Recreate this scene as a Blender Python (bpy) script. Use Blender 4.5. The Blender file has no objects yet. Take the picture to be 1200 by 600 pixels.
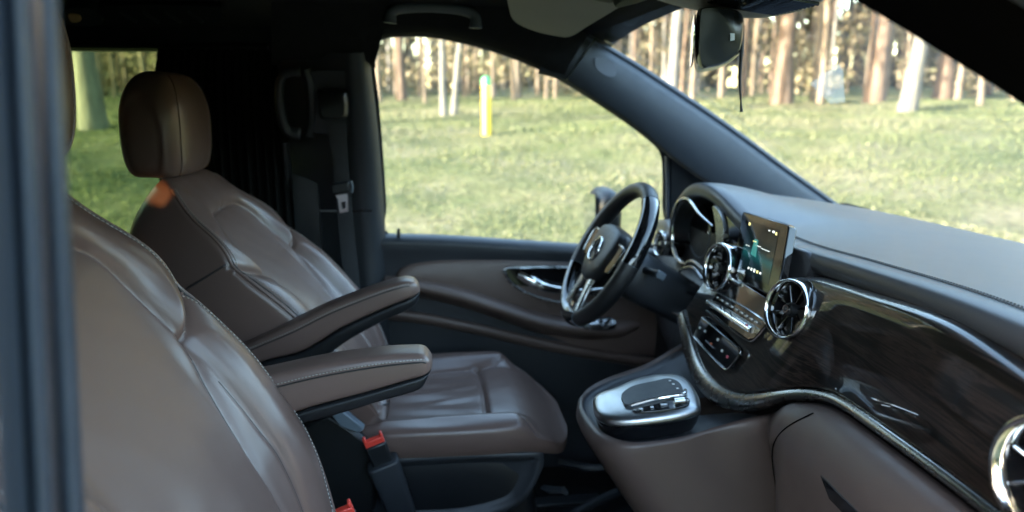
import bpy, math, random
import numpy as np
from mathutils import Vector
from mathutils.geometry import tessellate_polygon

random.seed(7)
rng = np.random.default_rng(7)
scene = bpy.context.scene
COL = scene.collection
PI = math.pi

# ------------------------------------------------------------------ camera model (25 mm lens at the open passenger door)
F = 830.0
PS = math.atan(100 / F)
TH = math.atan(190 / F)
CAM = np.array((0.0, -1.2, 1.18))


def ray(px, py):
    u = px - 600
    v = 300 - py
    h = F * math.cos(TH) + v * math.sin(TH)
    z = v * math.cos(TH) - F * math.sin(TH)
    return np.array((u * math.cos(PS) + h * math.sin(PS), -u * math.sin(PS) + h * math.cos(PS), z))


def at(px, py, y):
    d = ray(px, py)
    return CAM + d * ((y - CAM[1]) / d[1])


def atx(px, py, x):
    d = ray(px, py)
    return CAM + d * ((x - CAM[0]) / d[0])


def atpl(px, py, p0, n):
    d = ray(px, py)
    n = np.array(n, float)
    return CAM + d * (np.dot(np.array(p0, float) - CAM, n) / np.dot(d, n))


def yw(z):
    "inner face of the driver's side wall: upright below the belt, leaning in above it"
    return float(np.interp(z, [0, .5, .80, 1.30, 1.5], [.86, .86, .86, .70, .60]))


def wall(px, py, off=0.0):
    y = .8
    for _ in range(25):
        p = at(px, py, y)
        y = yw(p[2]) - off
    return at(px, py, y)


# ------------------------------------------------------------------ geometry helpers
def cr(pts, n, closed=False):
    "Catmull-Rom resample (chord-length) of points of any dimension to n points"
    P = np.array(pts, float)
    if len(P) == 2 and not closed:
        t = np.linspace(0, 1, n)[:, None]
        return P[0] * (1 - t) + P[1] * t
    if closed:
        P = np.vstack([P[-1:], P, P[:2]])
    else:
        P = np.vstack([2 * P[0] - P[1], P, 2 * P[-1] - P[-2]])
    k = len(P) - 3
    seg = []
    for i in range(k):
        p0, p1, p2, p3 = P[i:i + 4]
        t = np.linspace(0, 1, 24, endpoint=False)[:, None]
        seg.append(.5 * ((2 * p1) + (p2 - p0) * t + (2 * p0 - 5 * p1 + 4 * p2 - p3) * t ** 2 + (3 * p1 - p0 - 3 * p2 + p3) * t ** 3))
    seg.append(P[-2:-1] if not closed else P[1:2])
    Q = np.vstack(seg)
    L = np.concatenate([[0], np.cumsum(np.linalg.norm(np.diff(Q, axis=0), axis=1))])
    tt = np.linspace(0, L[-1], n + (1 if closed else 0))
    if closed:
        tt = tt[:-1]
    return np.stack([np.interp(tt, L, Q[:, c]) for c in range(Q.shape[1])], 1)


ORG = {}


class MB:
    def __init__(self):
        self.v, self.f, self.m = [], [], []

    def add(self, verts, faces, mi=0):
        o = len(self.v)
        self.v += [tuple(map(float, p)) for p in verts]
        self.f += [tuple(i + o for i in f) for f in faces]
        self.m += [mi] * len(faces)
        return self

    def grid(self, rows, mi=0, closed=False, flip=False, cap0=False, cap1=False):
        rows = [np.asarray(r) for r in rows]
        n = len(rows[0])
        V = np.vstack(rows)
        fs = []
        m = n if closed else n - 1
        for i in range(len(rows) - 1):
            for j in range(m):
                a, b = i * n + j, i * n + (j + 1) % n
                q = (a, b, b + n, a + n)
                fs.append(q[::-1] if flip else q)
        if cap0:
            fs.append(tuple(range(n))[::-1] if not flip else tuple(range(n)))
        if cap1:
            k = (len(rows) - 1) * n
            fs.append(tuple(range(k, k + n)) if not flip else tuple(range(k, k + n))[::-1])
        return self.add(V, fs, mi)

    def tube(self, pts, r, mi=0, n=8, closed=False, flat=1.0, up=None, caps=True):
        P = np.array(pts, float)
        k = len(P)
        R = np.full(k, r) if np.isscalar(r) else np.array(r, float)
        T = np.gradient(P, axis=0) if not closed else (np.roll(P, -1, 0) - np.roll(P, 1, 0))
        T /= np.linalg.norm(T, axis=1)[:, None] + 1e-12
        ref = np.array(up if up is not None else ((0, 0, 1) if abs(T[0][2]) < .9 else (1, 0, 0)), float)
        rows = []
        nn = ref - T[0] * np.dot(ref, T[0])
        nn /= np.linalg.norm(nn) + 1e-12
        for i in range(k):
            base = ref if up is not None else nn
            nn = base - T[i] * np.dot(base, T[i])
            nn /= np.linalg.norm(nn) + 1e-12
            b = np.cross(T[i], nn)
            a = np.linspace(0, 2 * PI, n, endpoint=False)
            rows.append(P[i] + R[i] * (np.cos(a)[:, None] * nn * flat + np.sin(a)[:, None] * b))
        if closed:
            rows.append(rows[0])
        return self.grid(rows, mi, closed=True, cap0=caps and not closed, cap1=caps and not closed)

    def box(self, c, s, mi=0, R=None):
        c = np.array(c, float)
        s = np.array(s, float) / 2
        V = np.array([(i, j, k) for i in (-1, 1) for j in (-1, 1) for k in (-1, 1)], float) * s
        if R is not None:
            V = V @ np.array(R, float)      # rows of R are the box axes
        V = V + c
        return self.add(V, [(0, 1, 3, 2), (4, 6, 7, 5), (0, 4, 5, 1), (2, 3, 7, 6), (0, 2, 6, 4), (1, 5, 7, 3)], mi)

    def slab(self, front, dvec, mi=0, holes=()):
        "front outline (3-D points) with optional holes, given thickness along dvec"
        loops = [np.array(front, float)] + [np.array(h, float) for h in holes]
        dvec = np.array(dvec, float)
        tri = tessellate_polygon([[Vector(p) for p in L] for L in loops])
        V = np.vstack(loops)
        n = len(V)
        fs = [tuple(t) for t in tri] + [tuple(i + n for i in t[::-1]) for t in tri]
        o = 0
        for L in loops:
            k = len(L)
            for i in range(k):
                a, b = o + i, o + (i + 1) % k
                fs.append((a, a + n, b + n, b))
            o += k
        return self.add(np.vstack([V, V + dvec]), fs, mi)

    def build(self, name, mats, parent=None, smooth=True, bevel=0, seg=2, sub=0, sharp=40, recalc=False):
        org = ORG.get(parent, np.zeros(3))
        me = bpy.data.meshes.new(name)
        me.from_pydata([tuple(np.array(p) - org) for p in self.v], [], self.f)
        if not isinstance(mats, (list, tuple)):
            mats = [mats]
        for m in mats:
            me.materials.append(m)
        if len(mats) > 1:
            me.polygons.foreach_set('material_index', self.m)
        if recalc:
            import bmesh
            bm = bmesh.new()
            bm.from_mesh(me)
            bmesh.ops.remove_doubles(bm, verts=bm.verts, dist=1e-5)
            bmesh.ops.recalc_face_normals(bm, faces=bm.faces)
            bm.to_mesh(me)
            bm.free()
        if smooth:
            me.polygons.foreach_set('use_smooth', [True] * len(me.polygons))
            if sharp and not sub:
                me.set_sharp_from_angle(angle=math.radians(sharp))
        me.update()
        o = bpy.data.objects.new(name, me)
        COL.objects.link(o)
        if parent is not None:
            o.parent = parent
        ORG[o] = org
        if bevel:
            b = o.modifiers.new('bevel', 'BEVEL')
            b.width = bevel
            b.segments = seg
            b.limit_method = 'ANGLE'
            b.angle_limit = math.radians(35)
        if sub:
            s = o.modifiers.new('subsurf', 'SUBSURF')
            s.levels = s.render_levels = sub
        return o


def thing(name, label, cat, loc=(0, 0, 0), group=None):
    o = bpy.data.objects.new(name, None)
    o.empty_display_size = .1
    o.location = loc
    COL.objects.link(o)
    ORG[o] = np.array(loc, float)
    tag(o, label, cat, group)
    return o


def tag(o, label=None, cat=None, group=None, kind=None):
    if label:
        o['label'] = label
    if cat:
        o['category'] = cat
    if group:
        o['group'] = group
    if kind:
        o['kind'] = kind
    return o


def stitches(mb, pts, r=.0011, pitch=.006, mi=0, lift=None):
    "a row of short thread stitches along a 3-D line"
    P = np.array(pts)
    L = np.concatenate([[0], np.cumsum(np.linalg.norm(np.diff(P, axis=0), axis=1))])
    n = max(2, int(L[-1] / pitch))
    for i in range(n):
        a, b = (i + .15) * L[-1] / n, (i + .8) * L[-1] / n
        q = np.array([[np.interp(t, L, P[:, c]) for c in range(3)] for t in (a, (a + b) / 2, b)])
        mb.tube(q, [r * .6, r, r * .6], mi, n=5)


# ------------------------------------------------------------------ materials
def new_mat(name):
    m = bpy.data.materials.new(name)
    m.use_nodes = True
    nt = m.node_tree
    b = nt.nodes['Principled BSDF']
    return m, nt, b


def N(nt, typ, **kw):
    n = nt.nodes.new(typ)
    for k, v in kw.items():
        if hasattr(n, k) and not k[0].isupper():
            setattr(n, k, v)
        else:
            n.inputs[k].default_value = v
    return n


def ramp(nt, fac, stops):
    r = nt.nodes.new('ShaderNodeValToRGB')
    e = r.color_ramp.elements
    while len(e) < len(stops):
        e.new(.5)
    for i, (p, c) in enumerate(stops):
        e[i].position = p
        e[i].color = (*c, 1) if len(c) == 3 else c
    nt.links.new(fac, r.inputs['Fac'])
    return r


def surf(name, col, rough=.5, metal=0, spec=.5, grain=0, gscale=700, var=.12, vscale=6, coat=0, rvar=.08, sheen=0, soft=.6):
    "general real-surface material: colour with slow mottling, roughness variation and fine grain relief"
    m, nt, b = new_mat(name)
    tc = nt.nodes.new('ShaderNodeTexCoord')
    n1 = N(nt, 'ShaderNodeTexNoise', Scale=vscale, Detail=6.0, Roughness=.6)
    nt.links.new(tc.outputs['Object'], n1.inputs['Vector'])
    c0 = tuple(max(0, c * (1 - var)) for c in col)
    c1 = tuple(c * (1 + var) for c in col)
    r = ramp(nt, n1.outputs['Fac'], [(.3, c0), (.7, c1)])
    nt.links.new(r.outputs['Color'], b.inputs['Base Color'])
    n2 = N(nt, 'ShaderNodeTexNoise', Scale=vscale * 7, Detail=4.0)
    nt.links.new(tc.outputs['Object'], n2.inputs['Vector'])
    mr = N(nt, 'ShaderNodeMapRange')
    mr.inputs['From Min'].default_value = .15
    mr.inputs['From Max'].default_value = .85
    mr.inputs['To Min'].default_value = max(.02, rough - rvar)
    mr.inputs['To Max'].default_value = rough + rvar
    nt.links.new(n2.outputs['Fac'], mr.inputs['Value'])
    nt.links.new(mr.outputs['Result'], b.inputs['Roughness'])
    b.inputs['Metallic'].default_value = metal
    b.inputs['Specular IOR Level'].default_value = spec
    b.inputs['Coat Weight'].default_value = coat
    b.inputs['Coat Roughness'].default_value = .04
    b.inputs['Sheen Weight'].default_value = sheen
    if grain:
        v = N(nt, 'ShaderNodeTexVoronoi', Scale=gscale)
        v.feature = 'DISTANCE_TO_EDGE'
        nt.links.new(tc.outputs['Object'], v.inputs['Vector'])
        n3 = N(nt, 'ShaderNodeTexNoise', Scale=35.0, Detail=5.0)
        nt.links.new(tc.outputs['Object'], n3.inputs['Vector'])
        mx = N(nt, 'ShaderNodeMath', operation='MULTIPLY_ADD')
        nt.links.new(n3.outputs['Fac'], mx.inputs[0])
        mx.inputs[1].default_value = soft
        nt.links.new(v.outputs['Distance'], mx.inputs[2])
        bp = N(nt, 'ShaderNodeBump', Strength=grain, Distance=.0012)
        nt.links.new(mx.outputs[0], bp.inputs['Height'])
        nt.links.new(bp.outputs['Normal'], b.inputs['Normal'])
    return m


M = {}
M['leather'] = surf('brown_leather', (.136, .088, .074), .33, var=.03, rvar=.025, vscale=5, spec=.55)
M['leather_dash'] = surf('dash_leather', (.050, .053, .061), .38, grain=.10, gscale=420, var=.02, soft=.0, rvar=.01, vscale=4, spec=.5)
M['brown_soft'] = surf('brown_soft_trim', (.088, .061, .052), .42, grain=.16, gscale=420, var=.05, vscale=4)
M['door_vinyl'] = surf('brown_door_vinyl', (.135, .094, .080), .42, var=.05)
M['plastic'] = surf('black_plastic', (.010, .011, .013), .42, grain=.08, gscale=400, var=.1)
M['plastic_soft'] = surf('black_soft_plastic', (.028, .031, .036), .44, grain=.08, gscale=380, var=.08)
M['pillar'] = surf('pillar_trim_fabric', (.042, .048, .060), .58, grain=.08, gscale=500, var=.06)
M['roof'] = surf('roof_cloth', (.020, .020, .022), .9, grain=.5, gscale=900, var=.12, vscale=30, spec=.2)
M['visor'] = surf('visor_vinyl', (.48, .47, .44), .75, grain=.4, gscale=700, var=.06, spec=.3)
M['rubber'] = surf('rubber_seal', (.045, .053, .067), .34, grain=.2, gscale=260, var=.12, vscale=18)
M['paint'] = surf('dark_body_paint', (.050, .060, .077), .32, var=.05, coat=.4, grain=.1, gscale=200)
M['felt'] = surf('black_felt', (.0016, .0016, .0018), .95, grain=.3, gscale=900, var=.2, spec=.02)
M['carpet'] = surf('black_carpet', (.012, .012, .013), .95, grain=1.0, gscale=800, var=.25, vscale=60, spec=.1)
M['piano'] = surf('piano_black', (.006, .006, .007), .07, var=.2, coat=.6, rvar=.02, spec=.6)
M['chrome'] = surf('chrome', (.75, .75, .74), .13, metal=1, var=.03, rvar=.04)
M['silver'] = surf('satin_silver', (.50, .50, .50), .26, metal=1, var=.05, rvar=.05)
M['band'] = surf('dark_satin_metal', (.33, .32, .31), .27, metal=1, var=.04, rvar=.03)
M['steel'] = surf('seat_post_steel', (.55, .55, .56), .2, metal=1, var=.05)
M['webbing'] = surf('belt_webbing', (.022, .023, .026), .65, grain=.9, gscale=700, var=.1)
M['red'] = surf('buckle_red', (.75, .06, .04), .4, var=.08)
M['thread'] = surf('pale_thread', (.30, .27, .24), .6, var=.1)
M['thread_dark'] = surf('dark_thread', (.03, .027, .026), .6, var=.1)
M['curtain'] = surf('curtain_cloth', (.006, .006, .006), .95, var=.2, spec=.1, grain=.3)
M['white_print'] = surf('white_print', (.75, .75, .73), .5, var=.03)
M['orange_print'] = surf('orange_print', (.8, .16, .03), .5, var=.03)
M['pink_print'] = surf('pink_print', (.65, .10, .14), .5, var=.03)

# dark streaked wood under clear lacquer
m, nt, b = new_mat('dark_wood_lacquer')
tc = nt.nodes.new('ShaderNodeTexCoord')
mp = N(nt, 'ShaderNodeMapping')
mp.inputs['Scale'].default_value = (14, 1.3, 40)
mp.inputs['Rotation'].default_value = (.06, 0, 0)
nt.links.new(tc.outputs['Object'], mp.inputs['Vector'])
n1 = N(nt, 'ShaderNodeTexNoise', Scale=2.1, Detail=9.0, Roughness=.62, Distortion=.7)
nt.links.new(mp.outputs['Vector'], n1.inputs['Vector'])
r = ramp(nt, n1.outputs['Fac'], [(.36, (.0008, .0007, .0007)), (.46, (.004, .003, .0025)), (.52, (.030, .020, .0165)), (.57, (.0028, .002, .0018)), (.64, (.031, .021, .017)), (.72, (.002, .0015, .0015))])
nt.links.new(r.outputs['Color'], b.inputs['Base Color'])
b.inputs['Roughness'].default_value = .5
b.inputs['Specular IOR Level'].default_value = .2
b.inputs['Coat Weight'].default_value = 1.0
b.inputs['Coat Roughness'].default_value = .03
M['wood'] = m


def glass_mat(name, tint, refl_ior=1.5, haze=None):
    m = bpy.data.materials.new(name)
    m.use_nodes = True
    nt = m.node_tree
    nt.nodes.clear()
    out = nt.nodes.new('ShaderNodeOutputMaterial')
    tr = N(nt, 'ShaderNodeBsdfTransparent', Color=(*tint, 1))
    gl = N(nt, 'ShaderNodeBsdfGlossy', Roughness=.01)
    lw = N(nt, 'ShaderNodeLayerWeight', Blend=.5)
    pw = N(nt, 'ShaderNodeMath', operation='POWER')
    nt.links.new(lw.outputs['Facing'], pw.inputs[0])
    pw.inputs[1].default_value = 4.5
    fr = N(nt, 'ShaderNodeMath', operation='MULTIPLY_ADD')
    nt.links.new(pw.outputs[0], fr.inputs[0])
    fr.inputs[1].default_value = .90
    fr.inputs[2].default_value = .07
    mx = nt.nodes.new('ShaderNodeMixShader')
    nt.links.new(fr.outputs[0], mx.inputs['Fac'])
    nt.links.new(tr.outputs[0], mx.inputs[1])
    nt.links.new(gl.outputs[0], mx.inputs[2])
    nt.links.new(mx.outputs[0], out.inputs['Surface'])
    return m


M['glass'] = glass_mat('clear_glass', (.93, .96, .94))
M['spot_filter'] = glass_mat('amber_spot_filter', (.10, .05, .022))  # tint of the added pane that colours the sun spot
M['glass_tint'] = glass_mat('tinted_glass', (.28, .36, .20))
m, nt, b = new_mat('mirror_glass')
b.inputs['Metallic'].default_value = 1
b.inputs['Base Color'].default_value = (.8, .82, .85, 1)
b.inputs['Roughness'].default_value = .02
M['mirror'] = m
m, nt, b = new_mat('translucent_reflection')  # stands in for a pale reflection on the windscreen
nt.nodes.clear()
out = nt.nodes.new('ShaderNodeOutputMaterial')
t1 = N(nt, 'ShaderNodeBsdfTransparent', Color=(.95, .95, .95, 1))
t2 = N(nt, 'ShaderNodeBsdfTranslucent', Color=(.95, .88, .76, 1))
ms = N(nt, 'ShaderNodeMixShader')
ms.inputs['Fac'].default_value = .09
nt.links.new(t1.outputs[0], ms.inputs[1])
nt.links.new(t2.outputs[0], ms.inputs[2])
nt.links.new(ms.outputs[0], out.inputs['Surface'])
M['reflection_patch'] = m


def emit(name, col, e, rough=.1):
    m, nt, b = new_mat(name)
    b.inputs['Base Color'].default_value = (*[c * .2 for c in col], 1)
    b.inputs['Emission Color'].default_value = (*col, 1)
    b.inputs['Emission Strength'].default_value = e
    b.inputs['Roughness'].default_value = rough
    return m


# lit display picture: dark with a dim teal band, all of it under glossy cover glass
m, nt, b = new_mat('display_picture')
tc = nt.nodes.new('ShaderNodeTexCoord')
sp = nt.nodes.new('ShaderNodeSeparateXYZ')
nt.links.new(tc.outputs['Generated'], sp.inputs[0])
r = ramp(nt, sp.outputs['Z'], [(0, (.002, .003, .004)), (.28, (.004, .016, .02)), (.40, (.006, .055, .06)), (.52, (.004, .012, .014)), (1, (.002, .003, .004))])
nt.links.new(r.outputs['Color'], b.inputs['Emission Color'])
b.inputs['Emission Strength'].default_value = 1.0
b.inputs['Base Color'].default_value = (.003, .003, .004, 1)
b.inputs['Roughness'].default_value = .05
M['display'] = m
b.inputs['Emission Strength'].default_value = .08
M['icon'] = emit('display_icon', (.75, .85, .8), .14)
M['icon_yellow'] = emit('display_icon_yellow', (.85, .8, .3), .14)

# ------------------------------------------------------------------ OUTSIDE: ground, grass, wood
GZ = -.5


def ground_h(x, y):
    r = np.hypot(x - .5, y) if not np.isscalar(x) else math.hypot(x - .5, y)
    base = np.interp(r, [0, 3.2, 5, 9, 13, 17, 26, 40, 90, 400], [GZ, GZ, GZ + .06, GZ + .42, GZ + .86, GZ + 1.0, GZ + 1.45, GZ + 1.9, GZ + 2.5, GZ + 4])
    w = np.clip((r - 4) / 6, 0, 1)
    return base + w * (.06 * np.sin(x * .9 + 1) * np.cos(y * .7) + .03 * np.sin(x * 2.3) * np.sin(y * 2.9 + .5))


m, nt, b = new_mat('meadow_ground')
tc = nt.nodes.new('ShaderNodeTexCoord')
n1 = N(nt, 'ShaderNodeTexNoise', Scale=.55, Detail=8.0, Roughness=.65)
n2 = N(nt, 'ShaderNodeTexNoise', Scale=9.0, Detail=6.0, Roughness=.7)
for n in (n1, n2):
    nt.links.new(tc.outputs['Object'], n.inputs['Vector'])
ra = ramp(nt, n1.outputs['Fac'], [(.32, (.082, .102, .043)), (.5, (.132, .135, .07)), (.68, (.195, .176, .12))])
rb = ramp(nt, n2.outputs['Fac'], [(.35, (.55, .55, .55)), (.65, (1.25, 1.25, 1.2))])
mx = N(nt, 'ShaderNodeMix')
mx.data_type = 'RGBA'
mx.blend_type = 'MULTIPLY'
mx.inputs['Factor'].default_value = 1
nt.links.new(ra.outputs['Color'], mx.inputs['A'])
nt.links.new(rb.outputs['Color'], mx.inputs['B'])
nt.links.new(mx.outputs['Result'], b.inputs['Base Color'])
b.inputs['Roughness'].default_value = .9
b.inputs['Specular IOR Level'].default_value = .1
bp = N(nt, 'ShaderNodeBump', Strength=.8, Distance=.08)
nt.links.new(n2.outputs['Fac'], bp.inputs['Height'])
nt.links.new(bp.outputs['Normal'], b.inputs['Normal'])
M['meadow'] = m

g = MB()
rr = np.concatenate([np.linspace(.0, 30, 76), np.geomspace(32, 400, 22)])
aa = np.linspace(0, 2 * PI, 145)
rows = []
for r_ in rr:
    x = .5 + r_ * np.cos(aa)
    y = r_ * np.sin(aa)
    rows.append(np.stack([x, y, ground_h(x, y)], 1))
g.grid(rows)
ground = g.build('ground', M['meadow'], sharp=0)
tag(ground, kind='structure')


def leaf_mat(name, cols, transl=.3):
    m, nt, b = new_mat(name)
    gi = nt.nodes.new('ShaderNodeObjectInfo')
    at_ = nt.nodes.new('ShaderNodeAttribute')
    at_.attribute_name = 'tint'
    k = len(cols)
    r = ramp(nt, at_.outputs['Fac'], [(i / (k - 1), c) for i, c in enumerate(cols)])
    nt.links.new(r.outputs['Color'], b.inputs['Base Color'])
    b.inputs['Roughness'].default_value = .65
    b.inputs['Specular IOR Level'].default_value = .2
    if transl:
        out = nt.nodes['Material Output']
        tl = nt.nodes.new('ShaderNodeBsdfTranslucent')
        nt.links.new(r.outputs['Color'], tl.inputs['Color'])
        ms = nt.nodes.new('ShaderNodeMixShader')
        ms.inputs['Fac'].default_value = transl
        nt.links.new(b.outputs[0], ms.inputs[1])
        nt.links.new(tl.outputs[0], ms.inputs[2])
        nt.links.new(ms.outputs[0], out.inputs['Surface'])
    return m


M['grass'] = leaf_mat('grass_blades', [(.104, .126, .058), (.125, .145, .070), (.152, .160, .088), (.195, .186, .13)], .35)
M['brush'] = leaf_mat('golden_brush', [(.09, .075, .04), (.20, .165, .10), (.37, .305, .20), (.17, .17, .085)], .35)
M['needles'] = leaf_mat('pine_needles', [(.03, .055, .018), (.06, .09, .03), (.10, .11, .04)], .2)


def raw_mesh(name, V, quads, mat, tint=None, parent=None, tri=False):
    k = 3 if tri else 4
    me = bpy.data.meshes.new(name)
    me.vertices.add(len(V))
    org = ORG.get(parent, np.zeros(3))
    me.vertices.foreach_set('co', (np.asarray(V, np.float32) - org.astype(np.float32)).ravel())
    nf = len(quads)
    me.loops.add(nf * k)
    me.loops.foreach_set('vertex_index', np.asarray(quads, np.int32).ravel())
    me.polygons.add(nf)
    me.polygons.foreach_set('loop_start', np.arange(0, nf * k, k, dtype=np.int32))
    me.materials.append(mat)
    if tint is not None:
        a = me.attributes.new('tint', 'FLOAT', 'POINT')
        a.data.foreach_set('value', np.asarray(tint, np.float32))
    me.update(calc_edges=True)
    o = bpy.data.objects.new(name, me)
    COL.objects.link(o)
    if parent is not None:
        o.parent = parent
    ORG[o] = org
    return o


def blades(n, r0, r1, a0, a1):
    r = np.sqrt(rng.uniform(r0 ** 2, r1 ** 2, n))
    a = rng.uniform(a0, a1, n)
    x = .5 + r * np.cos(a)
    y = r * np.sin(a)
    h = rng.uniform(.025, .07, n) * (1 + .5 * np.sin(x * 1.7) * np.sin(y * 1.3)) * (.8 + r * .02)
    w = rng.uniform(.004, .010, n) * (1 + r * .12)
    d = rng.uniform(0, 2 * PI, n)
    z = ground_h(x, y) - .01
    lean = rng.normal(0, .05, (n, 2))
    c, s = np.cos(d) * w, np.sin(d) * w
    V = np.empty((n, 3, 3))
    V[:, 0] = np.stack([x - c, y - s, z], 1)
    V[:, 1] = np.stack([x + c, y + s, z], 1)
    V[:, 2] = np.stack([x + lean[:, 0], y + lean[:, 1], z + h], 1)
    patch = .5 + .5 * np.sin(x * .55 + 1.3 * np.sin(y * .4)) * np.cos(y * .6 + .7)
    t = np.clip(patch * .7 + rng.normal(.12, .22, n), 0, 1)
    return V.reshape(-1, 3), np.arange(n * 3).reshape(-1, 3), np.repeat(t, 3)


V, T, t = blades(230000, 2.6, 27, -.15, 2.35)
go = raw_mesh('grass', V, T, M['grass'], t, tri=True)
tag(go, 'short meadow grass, green and straw coloured, growing up the bank outside the van', 'grass', kind='stuff')


def bark(name, c0, c1, scale=5):
    m, nt, b = new_mat(name)
    tc = nt.nodes.new('ShaderNodeTexCoord')
    mp = N(nt, 'ShaderNodeMapping')
    mp.inputs['Scale'].default_value = (scale, scale, scale * .22)
    nt.links.new(tc.outputs['Object'], mp.inputs['Vector'])
    n1 = N(nt, 'ShaderNodeTexNoise', Scale=2.0, Detail=7.0, Roughness=.65)
    nt.links.new(mp.outputs['Vector'], n1.inputs['Vector'])
    r = ramp(nt, n1.outputs['Fac'], [(.35, c0), (.65, c1)])
    nt.links.new(r.outputs['Color'], b.inputs['Base Color'])
    b.inputs['Roughness'].default_value = .9
    bp = N(nt, 'ShaderNodeBump', Strength=.7, Distance=.03)
    nt.links.new(n1.outputs['Fac'], bp.inputs['Height'])
    nt.links.new(bp.outputs['Normal'], b.inputs['Normal'])
    return m


M['bark_dark'] = bark('dark_pine_bark', (.06, .042, .03), (.15, .105, .075))
M['bark_warm'] = bark('warm_pine_bark', (.085, .066, .049), (.20, .158, .112))
M['bark_pale'] = bark('pale_bark', (.075, .072, .062), (.155, .148, .125))
M['bark_grey'] = bark('grey_bark', (.09, .085, .08), (.20, .19, .17))


def trunk_mb(x, y, h, r, lean=(0, 0), bend=0, sd=0):
    rg = random.Random(sd)
    mb = MB()
    z0 = float(ground_h(np.array([x]), np.array([y]))[0]) - .15
    n = 9
    pts = []
    for i in range(n):
        t = i / (n - 1)
        pts.append((x + lean[0] * t * h + bend * math.sin(t * 2.4) + rg.gauss(0, .02), y + lean[1] * t * h + rg.gauss(0, .02), z0 + t * h))
    rad = [r * (1.35 if i == 0 else 1.0 - .7 * i / (n - 1)) for i in range(n)]
    mb.tube(cr(pts, 16), np.interp(np.linspace(0, 1, 16), np.linspace(0, 1, n), rad), n=9)
    return mb, pts


def leaf_cloud(centers, radii, n, size, squash=.7):
    c = np.array(centers)
    k = rng.integers(0, len(c), n)
    d = rng.normal(0, 1, (n, 3))
    d /= np.linalg.norm(d, axis=1)[:, None]
    d *= (rng.uniform(.15, 1, n) ** .5)[:, None]
    p = c[k] + d * np.array(radii)[k][:, None] * np.array((1, 1, squash))
    a = rng.normal(0, 1, (n, 3))
    a /= np.linalg.norm(a, axis=1)[:, None]
    b2 = np.cross(a, rng.normal(0, 1, (n, 3)))
    b2 /= np.linalg.norm(b2, axis=1)[:, None]
    s = rng.uniform(.5, 1.2, n)[:, None] * size
    V = np.stack([p - a * s, p - b2 * s * .5, p + a * s, p + b2 * s * .5], 1).reshape(-1, 3)
    return V, np.arange(n * 4).reshape(-1, 4), np.repeat(rng.uniform(0, 1, n), 4)


def make_tree(name, label, x, y, h, r, barkm, group=None, lean=(0, 0), bend=0, sd=0, nleaf=260, leafm='needles', low=.5):
    z0 = float(ground_h(np.array([x]), np.array([y]))[0])
    t = thing(name, label, 'tree', (x, y, z0), group)
    mb, pts = trunk_mb(x, y, h, r, lean, bend, sd)
    rg = random.Random(sd + 99)
    cs, rs = [], []
    for k in range(9):
        f = low + (1 - low) * (k + .5) / 9
        i = min(len(pts) - 1, int(f * (len(pts) - 1)))
        p = np.array(pts[i])
        a = rg.uniform(0, 2 * PI)
        L = rg.uniform(.8, 1.9) * (1.25 - f)
        q = p + np.array((math.cos(a) * L, math.sin(a) * L, rg.uniform(.1, .7)))
        mb.tube([p, (p + q) / 2 + np.array((0, 0, .1)), q], [r * .28, r * .2, r * .07], n=5)
        cs.append(q)
        rs.append(rg.uniform(.7, 1.3))
    mb.build('trunk', M[barkm], t)
    V, Q, tt = leaf_cloud(cs, rs, nleaf, .22)
    raw_mesh('crown', V, Q, M[leafm], tt, t)
    return t


def on_ground(px, r):
    "point on the ground at image column px and distance r from the camera"
    d = ray(px, 110)
    a = math.atan2(d[1], d[0])
    return CAM[0] + r * math.cos(a), CAM[1] + r * math.sin(a)


# individually recognisable trees
spec = [
    (105, 17.5, 11, .235, 'bark_pale', (0, 0), 0, 'pale thick tree trunk seen through the rear side window', 'broadleaf_tree'),
    (470, 27, 12, .17, 'bark_dark', (0, 0), 0, 'dark slim trunk just right of the belt pillar in the driver window', 'pine_tree'),
    (518, 19, 9, .085, 'bark_pale', (.0, 0), .03, 'thin straight pale trunk left of the yellow marker post', 'birch_tree'),
    (531, 19.5, 9, .085, 'bark_pale', (.02, 0), .32, 'thin pale trunk with a curved foot beside the straight one', 'birch_tree'),
    (606, 30, 12, .15, 'bark_warm', (0, 0), 0, 'warm brown trunk right of the yellow marker post in the driver window', 'pine_tree'),
    (785, 26, 12, .22, 'bark_grey', (.02, 0), .1, 'leaning grey trunk close left of the rear-view mirror', 'pine_tree'),
    (916, 25, 13, .30, 'bark_dark', (.008, 0), 0, 'thick dark trunk right of the overhead console seen through the windscreen', 'pine_tree'),
    (1026, 26, 13, .24, 'bark_dark', (.03, 0), 0, 'dark trunk leaning slightly right in the middle of the windscreen', 'pine_tree'),
    (1066, 22, 12, .20, 'bark_pale', (.05, 0), .1, 'pale grey trunk leaning right low down in the windscreen', 'birch_tree'),
    (1105, 28, 12, .25, 'bark_dark', (.01, 0), 0, 'dark trunk right of the pale leaning one in the windscreen', 'pine_tree'),
]
for i, (px, r, h, rad, bk, ln, bd, lab, nm) in enumerate(spec):
    x, y = on_ground(px, r)
    make_tree(nm, lab, x, y, h, rad, bk, None, ln, bd, i)

# the wood behind them: trunk after trunk, alike
k = 0
for ring in range(6):
    for j in range(46):
        px = -60 + 1420 * (j + random.uniform(.0, 1)) / 46
        r = 25 + ring * 5 + random.uniform(0, 5)
        x, y = on_ground(px, r)
        if y < 3:
            continue
        bk = random.choice(['bark_warm', 'bark_warm', 'bark_dark', 'bark_grey', 'bark_warm'])
        make_tree('pine_tree', 'slim pine trunk standing among its like in the sunlit wood beyond the meadow', x, y,
                  random.uniform(10, 14), random.uniform(.04, .105), bk, 'pines of the wood beyond the meadow',
                  (random.gauss(0, .015), 0), random.gauss(0, .06), 100 + k, nleaf=110)
        k += 1

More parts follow.
